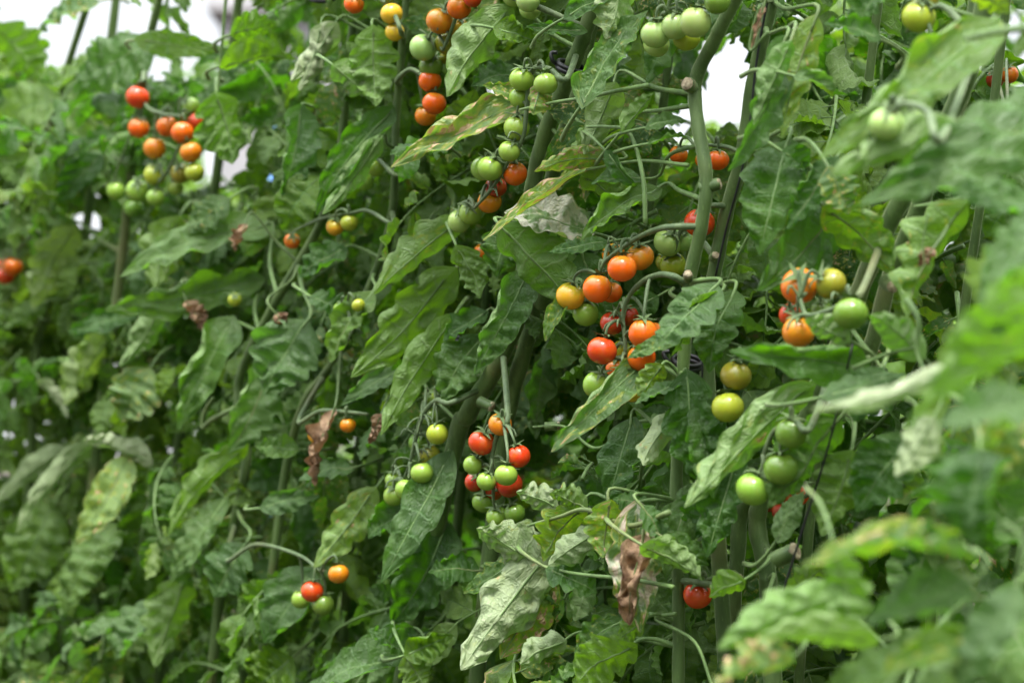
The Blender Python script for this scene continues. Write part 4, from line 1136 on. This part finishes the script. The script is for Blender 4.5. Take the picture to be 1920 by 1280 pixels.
# ------------------------------------------------------------------ extra long leaf stalks seen against the foliage (parts)
def stalk(key, pts, wpx, off):
    mb = MB(); random.seed(int(pts[0][0]))
    P = [at(x, y, D(x) + off) for x, y in pts]
    r = wpx / FPX * D(pts[0][0]) / 2
    tube(mb, P, [r, r * .8, r * .6], 7, len(P) * 6, 0, lump=.03)
    link('leaf_stalk', mb.mesh('leaf_stalk', [M_PET]), PLANTS[key])
stalk('mid', [(1215, 160), (1160, 170), (1100, 183), (1040, 192), (975, 206)], 9, -.055)
stalk('centre', [(1210, 420), (1205, 330), (1180, 250), (1140, 238), (1100, 238)], 9, -.05)
stalk('centre', [(1290, 310), (1200, 302), (1100, 318)], 8, -.03)
stalk('left', [(425, -20), (418, 60), (412, 130), (408, 190)], 7, -.06)
stalk('near', [(2080, 40), (1960, 50), (1880, 58), (1810, 72)], 18, -.26)
stalk('mid', [(1272, 800), (1200, 790), (1120, 840), (1060, 800), (1000, 800)], 8, .02)
stalk('centre', [(1255, 960), (1180, 985), (1100, 955), (1050, 968), (990, 985)], 11, -.075)
stalk('centre', [(1262, 1100), (1180, 1085), (1080, 1075), (1010, 1058)], 9, -.085)
stalk('centre', [(1268, 1150), (1230, 1160), (1300, 1200), (1330, 1270), (1345, 1320)], 8, -.03)
stalk('hose', [(450, 760), (400, 785), (380, 800), (385, 770), (400, 745)], 11, -.03)
stalk('right', [(1700, 560), (1722, 600), (1720, 660), (1745, 720)], 11, -.11)
stalk('right', [(1740, 400), (1730, 460), (1735, 500)], 4, -.06)
stalk('right', [(1820, 370), (1770, 380), (1715, 388)], 13, 0.02)
stalk('right', [(1600, 690), (1660, 665), (1720, 650)], 8, -.10)
stalk('right', [(1610, 1160), (1650, 1200), (1680, 1230)], 9, -.12)
stalk('twine', [(1440, 60), (1408, 95), (1410, 60), (1425, 10)], 6, -.06)

# ------------------------------------------------------------------ clips and twines (things)
def clip(x, y, off, r, tilt, label):
    p = at(x, y, D(x) + off)
    mb = MB(); random.seed(x)
    o = empty('plant_clip', p); tag(o, label, 'plant clip', 'black clips holding the stems')
    ring = [Vector((math.cos(a) * r, math.sin(a) * r, 0)) for a in np.linspace(0.2, 2 * PI - .1, 14)]
    tube(mb, ring, .0024, 8, 40)
    rot = Matrix.Translation(p) @ Matrix.Rotation(tilt, 4, 'Y') @ Matrix.Rotation(R(25), 4, 'X')
    a = link('clip_ring', mb.mesh('clip_ring', [M_BLACK]), o); a.matrix_basis = rot
    mb = MB(); ring = [Vector((math.cos(a) * r * 1.06, math.sin(a) * r * 1.03, 0.004)) for a in np.linspace(0.2, 2 * PI - .1, 14)]
    tube(mb, ring, .0020, 8, 40)
    b = link('clip_rim', mb.mesh('clip_rim', [M_BLACK]), o); b.matrix_basis = rot
    mb = MB()
    tube(mb, [(-r, 0, 0), (-r - .006, -.003, .004), (-r - .009, 0, .009), (-r - .004, 0, .011)], .0020, 6, 14)
    b = link('clip_latch', mb.mesh('clip_latch', [M_BLACK]), o); b.matrix_basis = rot
clip(1070, 132, 0.02, .0125, R(20), 'black plastic clip round the pair of thick stems above the blotched leaf')
clip(1288, 684, 0.012, .0115, R(5), 'black plastic clip right of the orange cluster under the round grey green leaf')
clip(850, 645, 0.05, .010, R(5), 'small black clip half hidden beside the narrow bright leaves')
clip(604, -2, 0.0, .012, R(0), 'blurred black clip at the top edge above the pale rolled leaves')
def twine(pts, off, r, label, stemkey=None):
    mb = MB(); random.seed(3)
    P = [at(x, y, D(x) + off) for x, y in pts]
    tube(mb, P, r, 6, len(P) * 4)
    o = link('support_twine', mb.mesh('support_twine', [M_BLACK]))
    tag(o, label, 'twine', 'black twines the plants hang from')
twine([(1470, -120), (1440, 0), (1418, 120), (1404, 250), (1386, 340), (1364, 420), (1340, 525)], 0.028, .0010, 'black twine pressed along the straight stem right of the red tomato')
twine([(1600, 640), (1555, 830), (1510, 975), (1465, 1120)], -.07, .0009, 'slanting black twine left of the near blurred leaves, lower right')
twine([(1130, -80), (1108, 60), (1090, 100)], 0.045, .0010, 'black twine running up behind the clipped thick stems at the top')
twine([(1318, 660), (1316, 720), (1312, 800)], -.0, .0008, 'short black twine hanging under the clip right of the orange cluster')

# ------------------------------------------------------------------ setting
me = bpy.data.meshes.new('ground')
n = 60; xs = np.concatenate([np.linspace(-150, -8, 8), np.linspace(-7, 7, 44), np.linspace(8, 150, 8)])
ys = np.concatenate([np.linspace(-60, -3, 6), np.linspace(-2, 12, 46), np.linspace(14, 220, 8)])
X, Y_ = np.meshgrid(xs, ys)
Zg = 0.02 * np.sin(X * 3.1) * np.cos(Y_ * 2.7) + 0.012 * np.sin(X * 11 + Y_ * 7)
Zg = np.where((np.abs(X) < 8) & (Y_ < 12), Zg, 0)
mb = MB(); mb.add(np.stack([X, Y_, Zg - .02], -1).reshape(-1, 3), grid_faces(len(ys), len(xs)))
g = link('ground', mb.mesh('ground', [M_SOIL])); g['kind'] = 'structure'

# low weeds between the rows: nobody could count them
mb = MB(); rw = np.random.default_rng(5)
for k in range(2600):
    x, y = rw.uniform(-4, 4), rw.uniform(1.5, 9)
    a = rw.uniform(0, 6.28); h = rw.uniform(.03, .12); ww = rw.uniform(.006, .02); ln_ = rw.uniform(.02, .08)
    dx, dy = math.cos(a), math.sin(a)
    V = [(x - dy * ww, y + dx * ww, -.01), (x + dy * ww, y - dx * ww, -.01), (x + dx * ln_ + dy * ww * .3, y + dy * ln_ - dx * ww * .3, h), (x + dx * ln_ - dy * ww * .3, y + dy * ln_ + dx * ww * .3, h)]
    mb.add(V, [(0, 1, 2, 3)])
o = link('weeds', mb.mesh('weeds', [M_GRASS])); tag(o, 'low green weeds and fallen leaves on the soil between the rows', 'weeds', None, 'stuff')

# grey building and blue drum far behind, seen through a gap at upper left
def box(mb, c, s, mi=0):
    x, y, z = c; a, b, h = s[0] / 2, s[1] / 2, s[2] / 2
    V = [(x + i * a, y + j * b, z + k * h) for i in (-1, 1) for j in (-1, 1) for k in (-1, 1)]
    mb.add(V, [(0, 1, 3, 2), (4, 6, 7, 5), (0, 4, 5, 1), (2, 3, 7, 6), (0, 2, 6, 4), (1, 5, 7, 3)], None, .5, mi)
bc = at(560, 200, 18)
bld = empty('shed', (bc.x + .3, bc.y, 0)); tag(bld, 'out of focus grey shed seen through the gap beside the hanging heart shaped leaf', 'shed')
top_z = at(540, 60, 18).z
def part(name, parts_, mat):
    mb = MB()
    for c_, s_ in parts_: box(mb, c_, s_)
    me = mb.mesh(name, [mat]); me.polygons.foreach_set('use_smooth', [False] * len(me.polygons))
    return link(name, me, bld)
part('wall', [((bc.x, bc.y, top_z / 2), (1.2, 1.6, top_z))], M_WALL)
part('roof', [((bc.x, bc.y, top_z + .05), (1.4, 1.9, .1))], M_WALL)
part('door', [((bc.x + .1, bc.y - .82, 0.95), (.7, .04, 1.9))], M_CUT)
p = at(512, 262, 11)
mb = MB(); tube(mb, [(p.x, p.y, 0), (p.x, p.y, .5), (p.x, p.y, 1.0), (p.x, p.y, p.z + .12)], .04, 20, 12)
o = link('water_drum', mb.mesh('water_drum', [M_BLUE])); tag(o, 'upright blue drum, a blurred blue streak in front of the grey shed', 'drum')
print('objects', len(bpy.data.objects))
